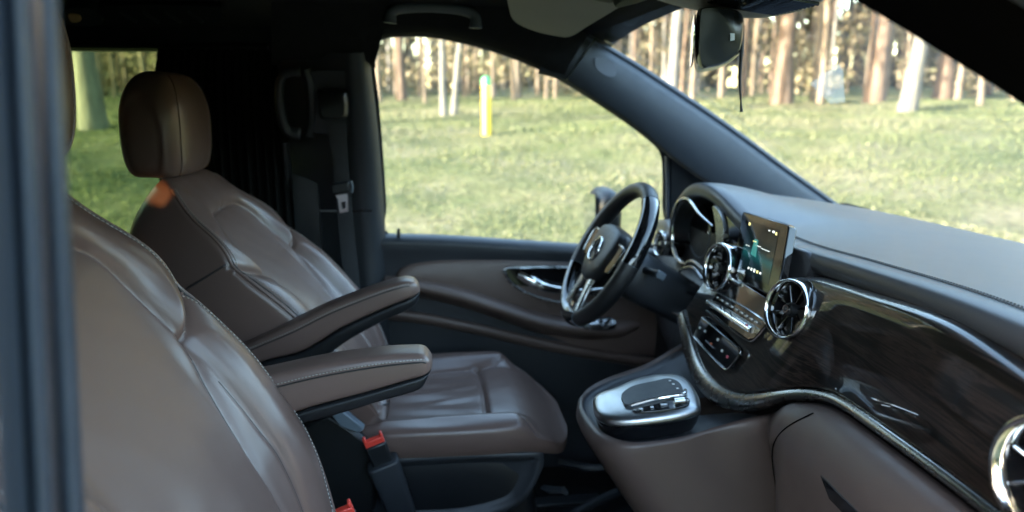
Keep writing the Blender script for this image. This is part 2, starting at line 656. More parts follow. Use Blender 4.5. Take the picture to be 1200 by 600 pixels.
# undergrowth that closes the wood: one mass
cs, rs = [], []
for j in range(620):
    a = random.uniform(-.25, 2.6)
    r = random.uniform(30, 62)
    x, y = r * math.cos(a), r * math.sin(a)
    z = float(ground_h(np.array([x]), np.array([y]))[0])
    zz = z + abs(random.gauss(.5, 1.2)) * (1 + (r - 30) * .09)
    cs.append((x, y, zz))
    rs.append(random.uniform(.7, 1.9))
V, Q, tt = leaf_cloud(cs, rs, 70000, .17, .9)
th = rng.uniform(0, 1, len(V) // 4)
uo = raw_mesh('undergrowth', V, Q, M['brush'], tt)
tag(uo, 'golden brown undergrowth and young growth filling the wood between the trunks', 'undergrowth', kind='stuff')

# far belt of the wood
mb = MB()
for j in range(520):
    a = random.uniform(-.3, 2.7)
    r = random.uniform(56, 80)
    x, y = r * math.cos(a), r * math.sin(a)
    z = float(ground_h(np.array([x]), np.array([y]))[0])
    rad = random.uniform(.12, .34)
    l_ = random.gauss(0, .25)
    mb.tube([(x, y, z - .2), (x + l_, y, z + 7), (x + 2 * l_, y, z + 15)], [rad, rad * .8, rad * .4], random.randint(0, 2), n=6)
fo = mb.build('far_wood', [M['bark_warm'], M['bark_dark'], M['bark_grey']])
tag(fo, 'far belt of close standing trunks behind the sunlit wood', 'wood', kind='stuff')
cs, rs = [], []
for j in range(640):
    a = random.uniform(-.3, 2.7)
    r = random.uniform(60, 84)
    cs.append((r * math.cos(a), r * math.sin(a), 1.5 + random.uniform(0, 15)))
    rs.append(random.uniform(1.5, 3.2))
V, Q, tt = leaf_cloud(cs, rs, 70000, .85, .8)
fo2 = raw_mesh('far_foliage', V, Q, M['brush'], tt)
tag(fo2, 'hazy golden foliage of the far belt of the wood', 'foliage', kind='stuff')

# unseen leaf mass behind the camera, added to cut low sky light
cs, rs = [], []
for j in range(420):
    a = random.uniform(PI * 1.12, PI * 1.98)
    r = random.uniform(13, 22)
    cs.append((1 + r * math.cos(a), r * math.sin(a), GZ + random.uniform(.3, 4.2)))
    rs.append(random.uniform(.8, 1.7))
V, Q, tt = leaf_cloud(cs, rs, 14000, .42, .9)
tk = raw_mesh('sky_blocker', V, Q, M['needles'], tt)
tag(tk, 'unseen mass of dark leaves added behind the camera to block low sky light', 'sky_blocker', kind='stuff')

# marker post, pale stone
x, y = on_ground(570, 15)
z = float(ground_h(np.array([x]), np.array([y]))[0])
mp_ = thing('marker_post', 'yellow marker post with a green cap standing at the edge of the wood', 'post', (x, y, z))
M['yellow'] = surf('yellow_paint', (.75, .50, .04), .45, var=.08)
M['green'] = surf('green_paint', (.05, .32, .12), .45, var=.08)
mb = MB()
mb.tube([(x, y, z - .1), (x, y, z + 1.0)], .095, n=14)
mb.build('post', M['yellow'], mp_)
mb = MB()
mb.tube([(x, y, z + 1.0), (x, y, z + 1.15), (x, y, z + 1.19)], [.098, .098, .05], n=14)
mb.build('cap', M['green'], mp_)
x, y = on_ground(636, 5.6)
z = float(ground_h(np.array([x]), np.array([y]))[0])
mb = MB()
rows = []
for i in range(9):
    ph = PI * i / 8
    rows.append([(x + .16 * math.sin(ph) * math.cos(t) * (1 + .15 * math.sin(3 * t)), y + .12 * math.sin(ph) * math.sin(t), z + .03 + .05 * math.cos(ph)) for t in np.linspace(0, 2 * PI, 18, endpoint=False)])
mb.grid(rows, closed=True)
M['stone'] = surf('pale_stone', (.55, .50, .42), .85, var=.2, vscale=20, grain=.5, gscale=60)
tag(mb.build('stone', M['stone']), 'small pale flat stone lying in the grass below the driver window', 'stone')

# ------------------------------------------------------------------ SEATS
def seg_dist(S, H, line):
    D = np.full(S.shape, 9.0)
    for (a, b) in zip(line[:-1], line[1:]):
        ax, ay = a
        bx, by = b
        dx, dy = bx - ax, by - ay
        t = np.clip(((S - ax) * dx + (H - ay) * dy) / (dx * dx + dy * dy + 1e-12), 0, 1)
        D = np.minimum(D, np.hypot(S - ax - t * dx, H - ay - t * dy))
    return D


def inside(S, H, poly):
    c = np.zeros(S.shape, bool)
    n = len(poly)
    for i in range(n):
        x0, y0 = poly[i]
        x1, y1 = poly[(i + 1) % n]
        hit = ((y0 > H) != (y1 > H)) & (S < (x1 - x0) * (H - y0) / (y1 - y0 + 1e-12) + x0)
        c ^= hit
    return c


def itp(tab, h):
    x, y = zip(*tab)
    k = cr(list(zip(x, y)), 160)
    return np.interp(h, k[:, 0], k[:, 1])


class Pad:
    """an upholstered pad: h runs along axis a, s across (sd), the cushion face looks along n"""

    def __init__(self, O, a, n, wtab, ftab, btab, base, H, r0=.03, r1=.05, p=6, pb=8, grooves=(), raises=(), lifts=(), drop=None, N=210, NB=26, NH=230):
        self.O, self.a, self.n = (np.array(k, float) for k in (O, a, n))
        self.sd = np.array((0, 1, 0.))
        self.wtab, self.ftab, self.btab, self.base, self.H = wtab, ftab, btab, base, H
        self.r0, self.r1, self.p, self.pb = r0, r1, p, pb
        self.drop = drop
        self.grooves, self.raises, self.lifts = grooves, raises, lifts
        self.N, self.NB, self.NH = N, NB, NH

    def cap(self, h):
        c = np.ones_like(h)
        c = np.where(h > self.H - self.r1, np.sqrt(np.clip(1 - ((h - self.H + self.r1) / self.r1) ** 2, 0, 1)), c)
        c = np.where(h < self.r0, np.sqrt(np.clip(1 - ((self.r0 - h) / self.r0) ** 2, 0, 1)), c)
        return c

    def front(self, S, H):
        w = itp(self.wtab, H)
        q = np.clip(np.abs(S) / w, 0, 1)
        edge = (1 - q ** self.p) ** (1 / self.p)
        f = itp(self.ftab, H) + self.base(S, H)
        for poly, amt, R in self.raises:
            for sg in (1, -1):
                if sg < 0 and all(abs(k[0]) < 1e-6 or True for k in poly) and poly[0][0] * poly[-1][0] < 0:
                    continue
                pl = [(sg * k[0], k[1]) for k in poly]
                d = seg_dist(S, H, pl + pl[:1])
                f = f + np.where(inside(S, H, pl), amt * (1 - np.exp(-d / R)), 0)
        for poly, amt, R, line in self.lifts:
            d = np.minimum(seg_dist(S, H, line), seg_dist(S, H, [(-k[0], k[1]) for k in line]))
            f = f + np.where(inside(S, H, poly), amt * (1 - np.exp(-d / R)), 0)
        for line, A, R in self.grooves:
            for sg in (1, -1):
                d = seg_dist(S, H, [(sg * k[0], k[1]) for k in line])
                f = f - A * np.exp(-(d / R) ** 1.3)
        return f * edge * self.cap(H)

    def pt(self, s, h, f):
        if self.drop is not None:
            f = f + self.drop(np.asarray(h, float))
        return self.O + np.multiply.outer(h, self.a) + np.multiply.outer(s, self.sd) + np.multiply.outer(f, self.n)

    def on(self, line, n=60, lift=.001):
        "3-D line lying on the face"
        L = cr(line, n)
        f = self.front(L[:, 0], L[:, 1])
        return self.pt(L[:, 0], L[:, 1], f + lift)

    def mesh(self, mb, mi=0):
        t = np.linspace(0, 1, self.NH)
        h = self.H * (.5 - .5 * np.cos(PI * t)) * .55 + self.H * t * .45
        q = np.linspace(-1, 1, self.N)
        q = np.sign(q) * (1 - (1 - np.abs(q)) ** 1.7)
        w = itp(self.wtab, h)
        cp = self.cap(h)
        wc = w * (.86 + .14 * cp)
        S = q[None, :] * wc[:, None]
        H = np.repeat(h[:, None], self.N, 1)
        fr = self.front(q[None, :] * w[:, None] * .9999, H)
        th = np.linspace(0, PI, self.NB + 2)[1:-1]
        qb = np.cos(th)
        bd = -itp(self.btab, h)[:, None] * cp[:, None] * ((1 - np.abs(qb) ** self.pb) ** (1 / self.pb))[None, :]
        Sb = qb[None, :] * wc[:, None]
        Hb = np.repeat(h[:, None], self.NB, 1)
        Sa = np.concatenate([S, Sb], 1)
        Ha = np.concatenate([H, Hb], 1)
        Fa = np.concatenate([fr, bd], 1)
        P = self.pt(Sa, Ha, Fa)
        mb.grid(list(P), mi, closed=True, cap0=True, cap1=True)
        return mb


def smooth(x):
    x = np.clip(x, 0, 1)
    return x * x * (3 - 2 * x)


def back_pad(O, rec):
    a = np.array((-math.sin(rec), 0, math.cos(rec)))
    n = np.array((math.cos(rec), 0, math.sin(rec)))

    def base(S, H):
        s = np.abs(S)
        bol = smooth((s - .125) / .075) * .030 * smooth((.53 - H) / .22) * (.05 + .95 * smooth((H - .01) / .2))
        lum = .012 * np.exp(-((H - .2) / .12) ** 2) * (1 - smooth(s / .16))
        sh = -.030 * smooth((s - .12) / .13) * smooth((H - .50) / .12)
        wr = .0004 * np.sin(S * 60 + 5 * np.sin(H * 14)) * np.sin(H * 34 + 3 * np.sin(S * 9))
        return bol + lum + sh + wr - .028 * smooth((H - .52) / .16)
    tip = (.167, .402)
    top = [tuple(k) for k in cr([tip, (.152, .48), (.136, .528), (.110, .562), (.06, .574), (0, .576)], 40)]
    bolster = [(.262, .475), (.222, .440), tip, (.166, .33), (.168, .2), (.156, .02), (.27, .0), (.28, .3)]
    strip_in = [(.104, .0), (.126, .2), (.150, .34), tip]
    notch = [(.262, .475), (.222, .440), tip]
    bol_in = [tip, (.166, .33), (.168, .2), (.156, .02)]
    top_m = [(-k, h) for k, h in top]
    band = [(.30, .475), (.222, .440)] + top + top_m[::-1][1:] + [(-.222, .440), (-.30, .475), (-.3, .8), (.3, .8)]
    band_line = [(.262, .475), (.222, .440)] + top
    P = Pad(O, a, n,
            [(0, .205), (.06, .232), (.12, .252), (.22, .262), (.34, .264), (.45, .255), (.54, .226), (.61, .186), (.66, .150), (.69, .12)],
            [(0, -.022), (.06, -.006), (.2, .012), (.45, .016), (.60, .026), (.69, .030)],
            [(0, .11), (.3, .145), (.5, .155), (.62, .145), (.69, .11)],
            base, .69, r0=.04, r1=.05, p=7, pb=5,
            grooves=[(top_m, .005, .0035), (strip_in, .007, .006), (notch, .005, .004), (bol_in, .005, .005)],
            raises=[(bolster, .016, .020)],
            lifts=[(band, .024, .017, band_line)])
    P.lines = dict(top_m=top_m, strip=strip_in, notch=notch, bol=bol_in)
    return P


def seat_cushion_pad(O, tilt=.0):
    a = np.array((math.cos(tilt), 0, math.sin(tilt)))
    n = np.array((-math.sin(tilt), 0, math.cos(tilt)))

    def base(S, H):
        s = np.abs(S)
        bol = smooth((s - .145) / .06) * .026 * smooth((.42 - H) / .06)
        roll = -.030 * smooth((H - .33) / .17) ** 1.5
        crease = .004 * np.exp(-((S - .02 - .15 * (H - .2)) / .018) ** 2) * np.exp(-((H - .22) / .07) ** 2) \
            + .003 * np.exp(-((S + .05 - .2 * (H - .2)) / .014) ** 2) * np.exp(-((H - .2) / .06) ** 2) \
            + .002 * np.sin(S * 75 + H * 12) * np.exp(-((H - .18) / .1) ** 2)
        return bol + roll + crease - .0 - .008 - .055 * np.clip(S, 0, .3)
    insert = [(-.125, .0), (-.150, .30), (.150, .30), (.125, .0)]
    P = Pad(O, a, n,
            [(0, .235), (.1, .247), (.25, .252), (.34, .249), (.40, .236), (.445, .208), (.475, .172), (.495, .125), (.505, .08)],
            [(0, .035), (.3, .040), (.5, .04)],
            [(0, .022), (.3, .025), (.42, .028), (.505, .035)],
            base, .505, r0=.02, r1=.03, p=7, pb=7,
            grooves=[([(.125, .0), (.150, .30), (.165, .345), (.225, .405)], .007, .007), ([(-.150, .30), (0, .303), (.150, .30)], .007, .007)],
            raises=[(insert, -.010, .012)], NH=180, drop=lambda h: -.050 * smooth((h - .35) / .165) ** 1.3)
    return P


def headrest_mesh(c, hw, tilt):
    "boxed, rounded head restraint: c centre, faces +x"
    mb = MB()
    ca, sa = math.cos(tilt), math.sin(tilt)
    NH = 46
    NA = 84
    rows = []
    for i in range(NH):
        t = i / (NH - 1)
        ph = -PI / 2 + PI * t
        zz = .109 * math.copysign(abs(math.sin(ph)) ** (1.0 if ph > 0 else .7), math.sin(ph))
        cc = max(1e-3, abs(math.cos(ph))) ** (.80 if ph > 0 else .32)
        row = []
        for j in range(NA):
            a = 2 * PI * j / NA
            ux = math.copysign(abs(math.cos(a)) ** .55, math.cos(a))
            uy = math.copysign(abs(math.sin(a)) ** .42, math.sin(a))
            x = .061 * ux * (cc ** .9) - .005
            y = hw * uy * (.38 + .62 * cc) * (1 - .10 * max(0, zz / .118) ** 2)
            if ux > 0:
                x += .012 * (1 - (y / hw) ** 2) * cc
            # shallow dished ear on the side faces
            if abs(uy) > .93:
                e = math.hypot((x + .012) / .036, (zz + .03) / .082)
                y -= math.copysign(.006 * smooth(np.array((1.08 - e) / .14)), uy) * 1.0
                y -= math.copysign(.004 * math.exp(-((e - 1.05) / .10) ** 2), uy)
            row.append((c[0] + x * ca - zz * sa, c[1] + y, c[2] + zz * ca + x * sa))
        rows.append(row)
    mb.grid(rows, closed=True, cap0=True, cap1=True)
    return mb


def arm_mesh(top, mid, bot, y, hw, wood=None):
    """arm rest from side profiles (x,z): leather cover above, black shell below"""
    n = 44
    T, Mi, B = cr(top, n), cr(mid, n), cr(bot, n)
    cover, shell = MB(), MB()
    rc, rs = [], []
    for i in range(n):
        e = min(1, (n - 1 - i) / 4.0)
        k = (.55 + .45 * math.sqrt(1 - (1 - e) ** 2)) if i > n - 6 else 1
        w_ = hw * k
        tz, mz, bz = T[i], Mi[i], B[i]

        def ring(a, b, w0, w1, p):
            out = []
            for q in range(28):
                t = 2 * PI * q / 28
                cx = math.copysign(abs(math.cos(t)) ** p, math.cos(t))
                cz = math.copysign(abs(math.sin(t)) ** p, math.sin(t))
                f = (cz + 1) / 2
                xz = b + (a - b) * f
                out.append((xz[0], y + (w0 * f + w1 * (1 - f)) * cx, xz[1]))
            return out
        rc.append(ring(tz, mz, w_ * .92, w_, .42))
        rs.append(ring(mz, bz, w_ * .93, w_ * .7, .45))
    cover.grid(rc, closed=True, cap0=True, cap1=True)
    shell.grid(rs, closed=True, cap0=True, cap1=True)
    lines = [[(T[i][0] * .74 + Mi[i][0] * .26, y + s * hw * 1.0 * (1 if i < n - 4 else .9), T[i][1] * .74 + Mi[i][1] * .26) for i in range(2, n - 2)] for s in (-1, 1)]
    return cover, shell, lines


def make_seat(name, label, O, rec, cy_, hr_c, inboard, arm, co, group):
    """O: hip point (x, z) of the backrest, cy_ centre line, inboard = side (+1/-1 in y) of the arm rest"""
    t = thing(name, label, 'car seat', (O[0] + .12, cy_, 0), group)
    bp_ = back_pad((O[0], cy_, O[1]), rec)
    mb = MB()
    bp_.mesh(mb)
    # piping and stitching
    for sg in (-1, 1):
        h = np.linspace(.03, .655, 90)
        s = itp(bp_.wtab, h) * .972 * sg
        f = bp_.front(s, h)
        for _ in range(8):
            f[1:-1] = (f[:-2] + 2 * f[1:-1] + f[2:]) / 4
        e = bp_.pt(s, h, f + .001)
        mb.tube(e, .0034, 0, n=6)
        s3 = s * .975
        f3 = bp_.front(s3, h)
        for _ in range(8):
            f3[1:-1] = (f3[:-2] + 2 * f3[1:-1] + f3[2:]) / 4
        mb.tube(bp_.pt(s3, h, f3 + .0002), .0017, 2, n=5)
        s2 = s * .950
        stitches(mb, bp_.pt(s2, h, bp_.front(s2, h) + .0006), mi=1, pitch=.0062)
        for ky in ('strip',):
            L = [(sg * k, hh) for k, hh in bp_.lines[ky]]
            mb.tube(bp_.on(L, 40, -.0006), .0019, 2, n=5)
        L = [(sg * (k - .002), hh) for k, hh in bp_.lines['bol'][1:]]
        mb.tube(bp_.on(L, 40, -.001), .0017, 2, n=5)
        # cross seam on the side panel
        hh = .475
        w_ = float(itp(bp_.wtab, np.array([hh]))[0])
        fs = np.linspace(.02, -.07, 14)
        q = bp_.pt(np.full(14, sg * w_ * 1.0), np.linspace(hh, hh + .015, 14), fs)
        mb.tube(q, .0022, 2, n=5)
    back = mb.build('backrest', [M['leather'], M['thread'], M['thread_dark']], t, sharp=0)
    # hard shell at the back
    sp_ = back_pad((O[0], cy_, O[1]), rec)
    mb = MB()
    rows = []
    for h in np.linspace(.05, .60, 24):
        w_ = float(itp(sp_.wtab, np.array([h]))[0]) * .9
        bt = float(itp(sp_.btab, np.array([h]))[0])
        s = np.linspace(-w_, w_, 14)
        rows.append(sp_.pt(s, np.full(14, h), -bt - .008 * (1 - (s / w_) ** 4)))
    mb.grid(rows)
    mb.build('back_shell', M['plastic'], back)
    # cushion
    cp = seat_cushion_pad(co)
    mb = MB()
    cp.mesh(mb)
    for sg in (-1, 1):
        h = np.linspace(.03, .455, 70)
        s = itp(cp.wtab, h) * .985 * sg
        f = cp.front(s, h)
        mb.tube(cp.pt(s, h, f * .80), .0024, 0, n=6)
        stitches(mb, cp.pt(s * 1.004, h, f * .80 - .006), mi=1)
        mb.tube(cp.on([(sg * .125, .02), (sg * .150, .30), (sg * .165, .345), (sg * .225, .405)], 40, -.003), .0014, 2, n=5)
    mb.tube(cp.on([(-.15, .302), (.15, .302)], 30, -.003), .0014, 2, n=5)
    cush = mb.build('seat_cushion', [M['leather'], M['thread'], M['thread_dark']], t, sharp=0)
    # head restraint
    mb = headrest_mesh(hr_c, .140, -.03)
    Vh = np.array(mb.v).reshape(46, 84, 3)
    for jj in (7, 77):
        mb.tube(Vh[5:41, jj] + np.array((.0004, 0, 0)), .0015, 0, n=5)
    hr = mb.build('headrest', M['leather'], t, sharp=0)
    top = bp_.pt(0., .66, -.02)
    for sg in (-1, 1):
        mb = MB()
        p1 = np.array((hr_c[0] - .02, hr_c[1] + sg * .07, hr_c[2] - .05))
        p0 = np.array((top[0] + .005, hr_c[1] + sg * .07, top[2] - .03))
        mb.tube([p0, p1], .0065, n=10)
        mb.build('headrest_post', M['steel'], t)
    # arm rest
    cover, shell, lines = arm_mesh(*arm, cy_ + inboard * .272, .033)
    mb = cover
    for L in lines:
        L = np.array(L)
        mb.tube(L, .0012, 2, n=5)
        stitches(mb, L + np.array((0, 0, .0045)), mi=1, pitch=.005, r=.0010)
    ar = mb.build('armrest', [M['leather'], M['thread'], M['thread_dark']], t, sharp=50)
    shell.build('armrest_shell', M['plastic'], ar, sharp=50)
    return t, bp_, cp


def seat_base(t, cy_, x0, x1, zt, side):
    """black plastic plinth; the moulded panel on the face towards 'side'"""
    mb = MB()
    hw = .215
    rows = []
    for z, dx, k in ((.0, .03, .98), (.05, .03, .98), (.18, .0, 1.0), (zt - .06, .02, 1.0), (zt - .02, .07, 1.0), (zt, .08, .97)):
        ring = []
        for a in np.linspace(0, 2 * PI, 48, endpoint=False):
            cx = math.copysign(abs(math.cos(a)) ** .22, math.cos(a))
            sy = math.copysign(abs(math.sin(a)) ** .22, math.sin(a))
            ring.append(((x0 + x1) / 2 + dx * (cx > 0) * -1 + (x1 - x0) / 2 * cx, cy_ + hw * k * sy, z))
        rows.append(ring)
    mb.grid(rows, closed=True, cap0=True, cap1=True)
    b_ = mb.build('seat_base', M['plastic'], t)
    # raised frame around the sunk panel on the seen side
    mb = MB()
    y_ = cy_ + side * (hw + .012)
    out = cr([(x0 + .01, zt), (x1 - .035, zt + .002), (x1 - .004, zt - .012), (x1 - .006, zt - .05), (x1 - .05, zt - .125), (x1 - .15, zt - .172), (x0 + .16, zt - .178), (x0 + .04, zt - .165), (x0 + .0, zt - .10)], 90, closed=True)
    inn = cr([(x0 + .02, zt - .018), (x1 - .045, zt - .016), (x1 - .026, zt - .028), (x1 - .03, zt - .06), (x1 - .07, zt - .115), (x1 - .16, zt - .140), (x0 + .16, zt - .145), (x0 + .05, zt - .135), (x0 + .015, zt - .09)], 90, closed=True)
    back = cr([(x0 + .04, zt - .035), (x1 - .07, zt - .032), (x1 - .052, zt - .042), (x1 - .055, zt - .065), (x1 - .09, zt - .105), (x1 - .16, zt - .122), (x0 + .16, zt - .126), (x0 + .07, zt - .118), (x0 + .035, zt - .085)], 90, closed=True)
    L = lambda q, yy: [(p[0], yy, p[1]) for p in q]
    mid = (out + inn) / 2
    mb.grid([L(out, cy_ + side * (hw - .01)), L(out * .97 + mid * .03, y_ - side * .004), L(out * .8 + mid * .2, y_), L(mid, y_ + side * .002), L(mid * .3 + inn * .7, y_ - side * .001), L(inn, y_ - side * .006), L(back, y_ - side * .016)], closed=True, cap1=True, flip=side < 0)
    mb.build('side_panel', M['plastic_soft'], b_, sharp=55)
    return b_


# driver's arm rest profile (x, z), measured in the plane of the arm
def prof(pxs, y):
    return [(p[0], p[2]) for p in (at(a, b_, y) for a, b_ in pxs)]


yD = .45 - .272
arm_d = (prof([(235, 428), (292, 404), (340, 381), (380, 362), (430, 343), (466, 332), (482, 331), (490, 337)], yD - .033),
         prof([(245, 446), (310, 425), (350, 415), (376, 401), (400, 386), (450, 363), (483, 350), (492, 345)], yD - .033),
         prof([(255, 464), (320, 444), (366, 431), (408, 402), (452, 378), (481, 365), (490, 356)], yD - .033))
yP = -.45 + .272
arm_p = (prof([(265, 452), (318, 441), (360, 432), (400, 425), (440, 420), (475, 418), (497, 419), (507, 429)], yP - .033),
         prof([(275, 506), (330, 492), (363, 481), (400, 471), (440, 460), (476, 449), (497, 443), (506, 437)], yP - .033),
         prof([(285, 520), (340, 505), (372, 497), (405, 488), (440, 477), (472, 468), (492, 461), (500, 451)], yP - .033))

drv, dP, dC = make_seat('driver_seat', 'brown leather seat behind the steering wheel, its headrest in full view and armrest raised', (-.10, .481), math.radians(40.5), .45,
                        (-.556, .45, 1.117), -1, arm_d, (-.178, .45, .432), 'front seats')
seat_base(drv, .45, -.15, .245, .402, -1)
pas, pP, pC = make_seat('passenger_seat', 'nearest brown leather seat, its reclined backrest filling the lower left beside the door frame', (-.132, .514), math.radians(31), -.45,
                        (-.440, -.45, 1.215), 1, arm_p, (-.155, -.45, .432), 'front seats')
seat_base(pas, -.45, -.15, .245, .402, -1)

# buckles, hinge covers and levers of the seats
def buckle(t, top_px, y, tilt):
    p = at(*top_px, y)
    ax = np.array((math.sin(tilt) * .9, -.12, math.cos(tilt)))
    ax /= np.linalg.norm(ax)
    sx = np.array((math.cos(tilt), .15, -math.sin(tilt)))
    sx -= ax * np.dot(ax, sx)
    sx /= np.linalg.norm(sx)
    sy = np.cross(ax, sx)
    R = (sx, sy, ax)
    mb = MB()
    mb.box(p - ax * .05, (.044, .022, .085), R=R)
    bk = mb.build('buckle', M['plastic'], t, bevel=.005)
    mb = MB()
    mb.box(p - ax * .003, (.041, .014, .016), R=R)
    for q in (-.0175, .0175):
        mb.box(p + ax * .009 + sx * q, (.006, .014, .010), R=R)
    mb.build('release_button', M['red'], bk, bevel=.002)
    mb = MB()
    rows = []
    for k, (d_, w_, th_) in enumerate(((-.055, .031, .020), (-.058, .034, .023), (-.12, .032, .021), (-.24, .026, .016))):
        ring = []
        for a in np.linspace(0, 2 * PI, 28, endpoint=False):
            cx = math.copysign(abs(math.cos(a)) ** .4, math.cos(a))
            cy2 = math.copysign(abs(math.sin(a)) ** .4, math.sin(a))
            ring.append(p + ax * d_ + sx * (w_ * cx) + sy * (th_ * cy2))
        rows.append(ring)
    mb.grid(rows, closed=True, cap0=True, cap1=True)
    mb.build('buckle_sleeve', M['plastic_soft'], bk, bevel=.002)


buckle(drv, (438, 516), .165, -.30)
buckle(pas, (399, 600), -.165, -.30)
mb = MB()   # grey hinge cover under the arm
q = [at(*p, .17) for p in ((384, 482), (399, 480), (427, 503), (420, 508), (398, 500))]
mb.slab(q, (0, .03, -.004))
M['hinge'] = surf('grey_hinge_plastic', (.13, .16, .19), .4, grain=.15, gscale=500)
mb.build('hinge_cover', M['hinge'], drv, bevel=.003)
mb = MB()   # dark recliner housing behind it
q = [at(*p, .2) for p in ((352, 500), (385, 485), (420, 508), (446, 530), (440, 600), (372, 620), (350, 560))]
mb.slab(q, (0, .05, 0))
mb.build('recliner_housing', M['plastic'], drv, bevel=.01)
mb = MB()   # slide lever at the front of the plinth
mb.tube([at(636, 571, .24), at(646, 574, .22), at(660, 574, .2), at(664, 578, .2)], [.009, .012, .012, .008], n=10, flat=.6)
mb.build('slide_lever', M['plastic_soft'], drv)
for yy in (.27, .63):
    mb = MB()
    mb.box((.12, yy, .012), (.72, .045, .024))
    mb.build('seat_rail', M['plastic'], drv, bevel=.004)
for yy in (-.27, -.63):
    mb = MB()
    mb.box((.12, yy, .012), (.72, .045, .024))
    mb.build('seat_rail', M['plastic'], pas, bevel=.004)

# ------------------------------------------------------------------ VAN BODY (trim seen from inside)
van = thing('van_body', 'dark van cabin shell with roof lining, pillars, windscreen and carpeted floor', 'van', (0, 0, 0))

# far belt-pillar trim behind the driver
mb = MB()
px_l = [(330, 60), (331, 110), (334, 165), (340, 230), (345, 300), (352, 400), (356, 520)]
px_m = [(398, 62), (402, 110), (407, 165), (412, 230), (417, 300), (423, 400), (428, 520)]
px_c = [(416, 62), (420, 110), (425, 165), (430, 230), (434, 300), (440, 400), (446, 520)]
px_r = [(432, 58), (438, 110), (444, 165), (449, 230), (452, 300), (457, 400), (462, 520)]
rail = lambda q, off: cr([wall(*p, off) for p in q], 24)
mb.grid([rail([(p[0] - 6, p[1]) for p in px_l], -.06), rail(px_l, .006), rail(px_m, .030), rail([(p[0] + 8, p[1]) for p in px_m], .042), rail(px_c, .044), rail([(p[0] + 8, p[1]) for p in px_c], .034), rail(px_r, .006), rail([(p[0] + 1, p[1]) for p in px_r], -.03)])
bp1 = mb.build('belt_pillar_trim', M['plastic_soft'], van, sharp=0)
mb = MB()   # upholstered inset plate behind the belt guide
q = cr([wall(*p, .036) for p in ((364, 84), (402, 83), (409, 88), (413, 140), (413, 155), (404, 158), (372, 156), (366, 150), (362, 95))], 40, closed=True)
mb.slab(q, (0, .02, 0))
mb.build('inset_plate', M['plastic'], bp1, bevel=.003)
mb = MB()   # horizontal joint line of the pillar trim
mb.tube([wall(*p, .031) for p in ((350, 247), (380, 247))] + [wall(*p, .046) for p in ((422, 247), (436, 247))], .003, n=6)
mb.build('trim_joint', M['piano'], bp1)

# grab handle on the pillar: closed loop
mb = MB()
q = [(352, 84), (338, 85), (329, 94), (327, 112), (331, 140), (338, 154), (352, 157)]
mb.tube(cr([wall(*p, .06) for p in q], 40), np.interp(np.linspace(0, 1, 40), [0, .2, .5, .8, 1], [.012, .011, .013, .013, .016]), n=10)
mb.grid([cr([wall(*p, .030) for p in ((352, 80), (358, 100), (360, 140), (354, 160))], 12), cr([wall(*p, .055) for p in ((356, 82), (363, 100), (366, 140), (360, 160))], 12), cr([wall(*p, .02) for p in ((364, 80), (372, 100), (374, 140), (368, 162))], 12)])
tag(mb.build('grab_handle', M['plastic_soft'], van, sharp=0, recalc=True))

# trim below the loop handle (belt channel cover)
mb = MB()
mb.tube(cr([wall(*p, .03) for p in ((334, 165), (337, 200), (340, 245), (347, 290))], 20), .016, n=10, flat=.7)
mb.build('channel_cover', M['plastic'], van)

# cant rail above the door window and windscreen pillar
def strip(rails, mat, name, parent, n=40, sharp=0):
    mb_ = MB()
    mb_.grid([cr(r_, n) for r_ in rails])
    return mb_.build(name, mat, parent, sharp=sharp)


low = [(436, 62), (439, 52), (450, 44), (470, 42), (500, 42), (540, 49), (580, 60), (620, 75), (660, 95)]
mid = [(415, 40), (424, 34), (440, 30), (470, 28), (505, 30), (548, 36), (592, 47), (636, 60), (668, 74)]
upp = [(405, -6), (415, -10), (440, -14), (470, -14), (510, -12), (555, -4), (605, 8), (655, 24), (690, 40)]
strip([[wall(*p, -.03) for p in low], [wall(*p, .005) for p in low], [wall(p[0], p[1] - 4, .022) for p in low], [wall(*p, .035) for p in mid], [wall(*p, .03) for p in upp]], M['roof'], 'cant_rail_trim', van)

a_low = [(630, 86), (661, 96), (700, 121), (738, 146), (772, 174), (800, 196), (832, 218), (880, 250), (930, 280)]
a_mid = [(640, 58), (676, 72), (716, 96), (756, 122), (800, 153), (840, 182), (880, 212), (930, 246), (985, 280)]
a_upp = [(650, 28), (690, 48), (735, 74), (780, 103), (828, 135), (872, 166), (915, 198), (968, 236), (1030, 282)]
yA = lambda p, o: at(p[0], p[1], float(np.interp(p[0], [660, 1000], [.715, .85])) - o)
strip([[yA(p, -.05) for p in a_low], [yA(p, .0) for p in a_low], [yA((p[0] + 2, p[1] - 5), .016) for p in a_low], [yA(p, .034) for p in a_mid], [yA((p[0] - 5, p[1] + 5), .030) for p in a_upp], [yA(p, .010) for p in a_upp], [yA((p[0] + 3, p[1] - 2), -.02) for p in a_upp]], M['pillar'], 'windscreen_pillar_trim', van)
ap = bpy.data.objects['windscreen_pillar_trim']
mb = MB()   # black ceramic edge / seal of the windscreen along the pillar
mb.tube(cr([yA((p[0] + 3, p[1] - 1), .0) for p in a_upp], 50), .010, n=8)
mb.build('windscreen_seal', M['rubber'], van)
mb = MB()   # joint between cant rail and pillar
mb.tube([yA(p, .036) for p in ((698, 45), (690, 56))] + [yA(p, .040) for p in ((676, 76), (664, 93))], .0022, n=6)
mb.build('trim_joint', M['piano'], ap)
mb = MB()   # rounded cover cap on the pillar
q = cr([yA(p, .036) for p in ((697, 70), (700, 67), (712, 69), (720, 76), (722, 86), (718, 90), (708, 88), (699, 80))], 60, closed=True)
mb.slab(q, (0, .03, 0))
M['cap'] = surf('cap_plastic', (.13, .14, .17), .5, grain=.2)
mb.build('cover_cap', M['cap'], ap, bevel=.004, seg=3)
mb = MB()   # trim above the belt pillar up to the roof
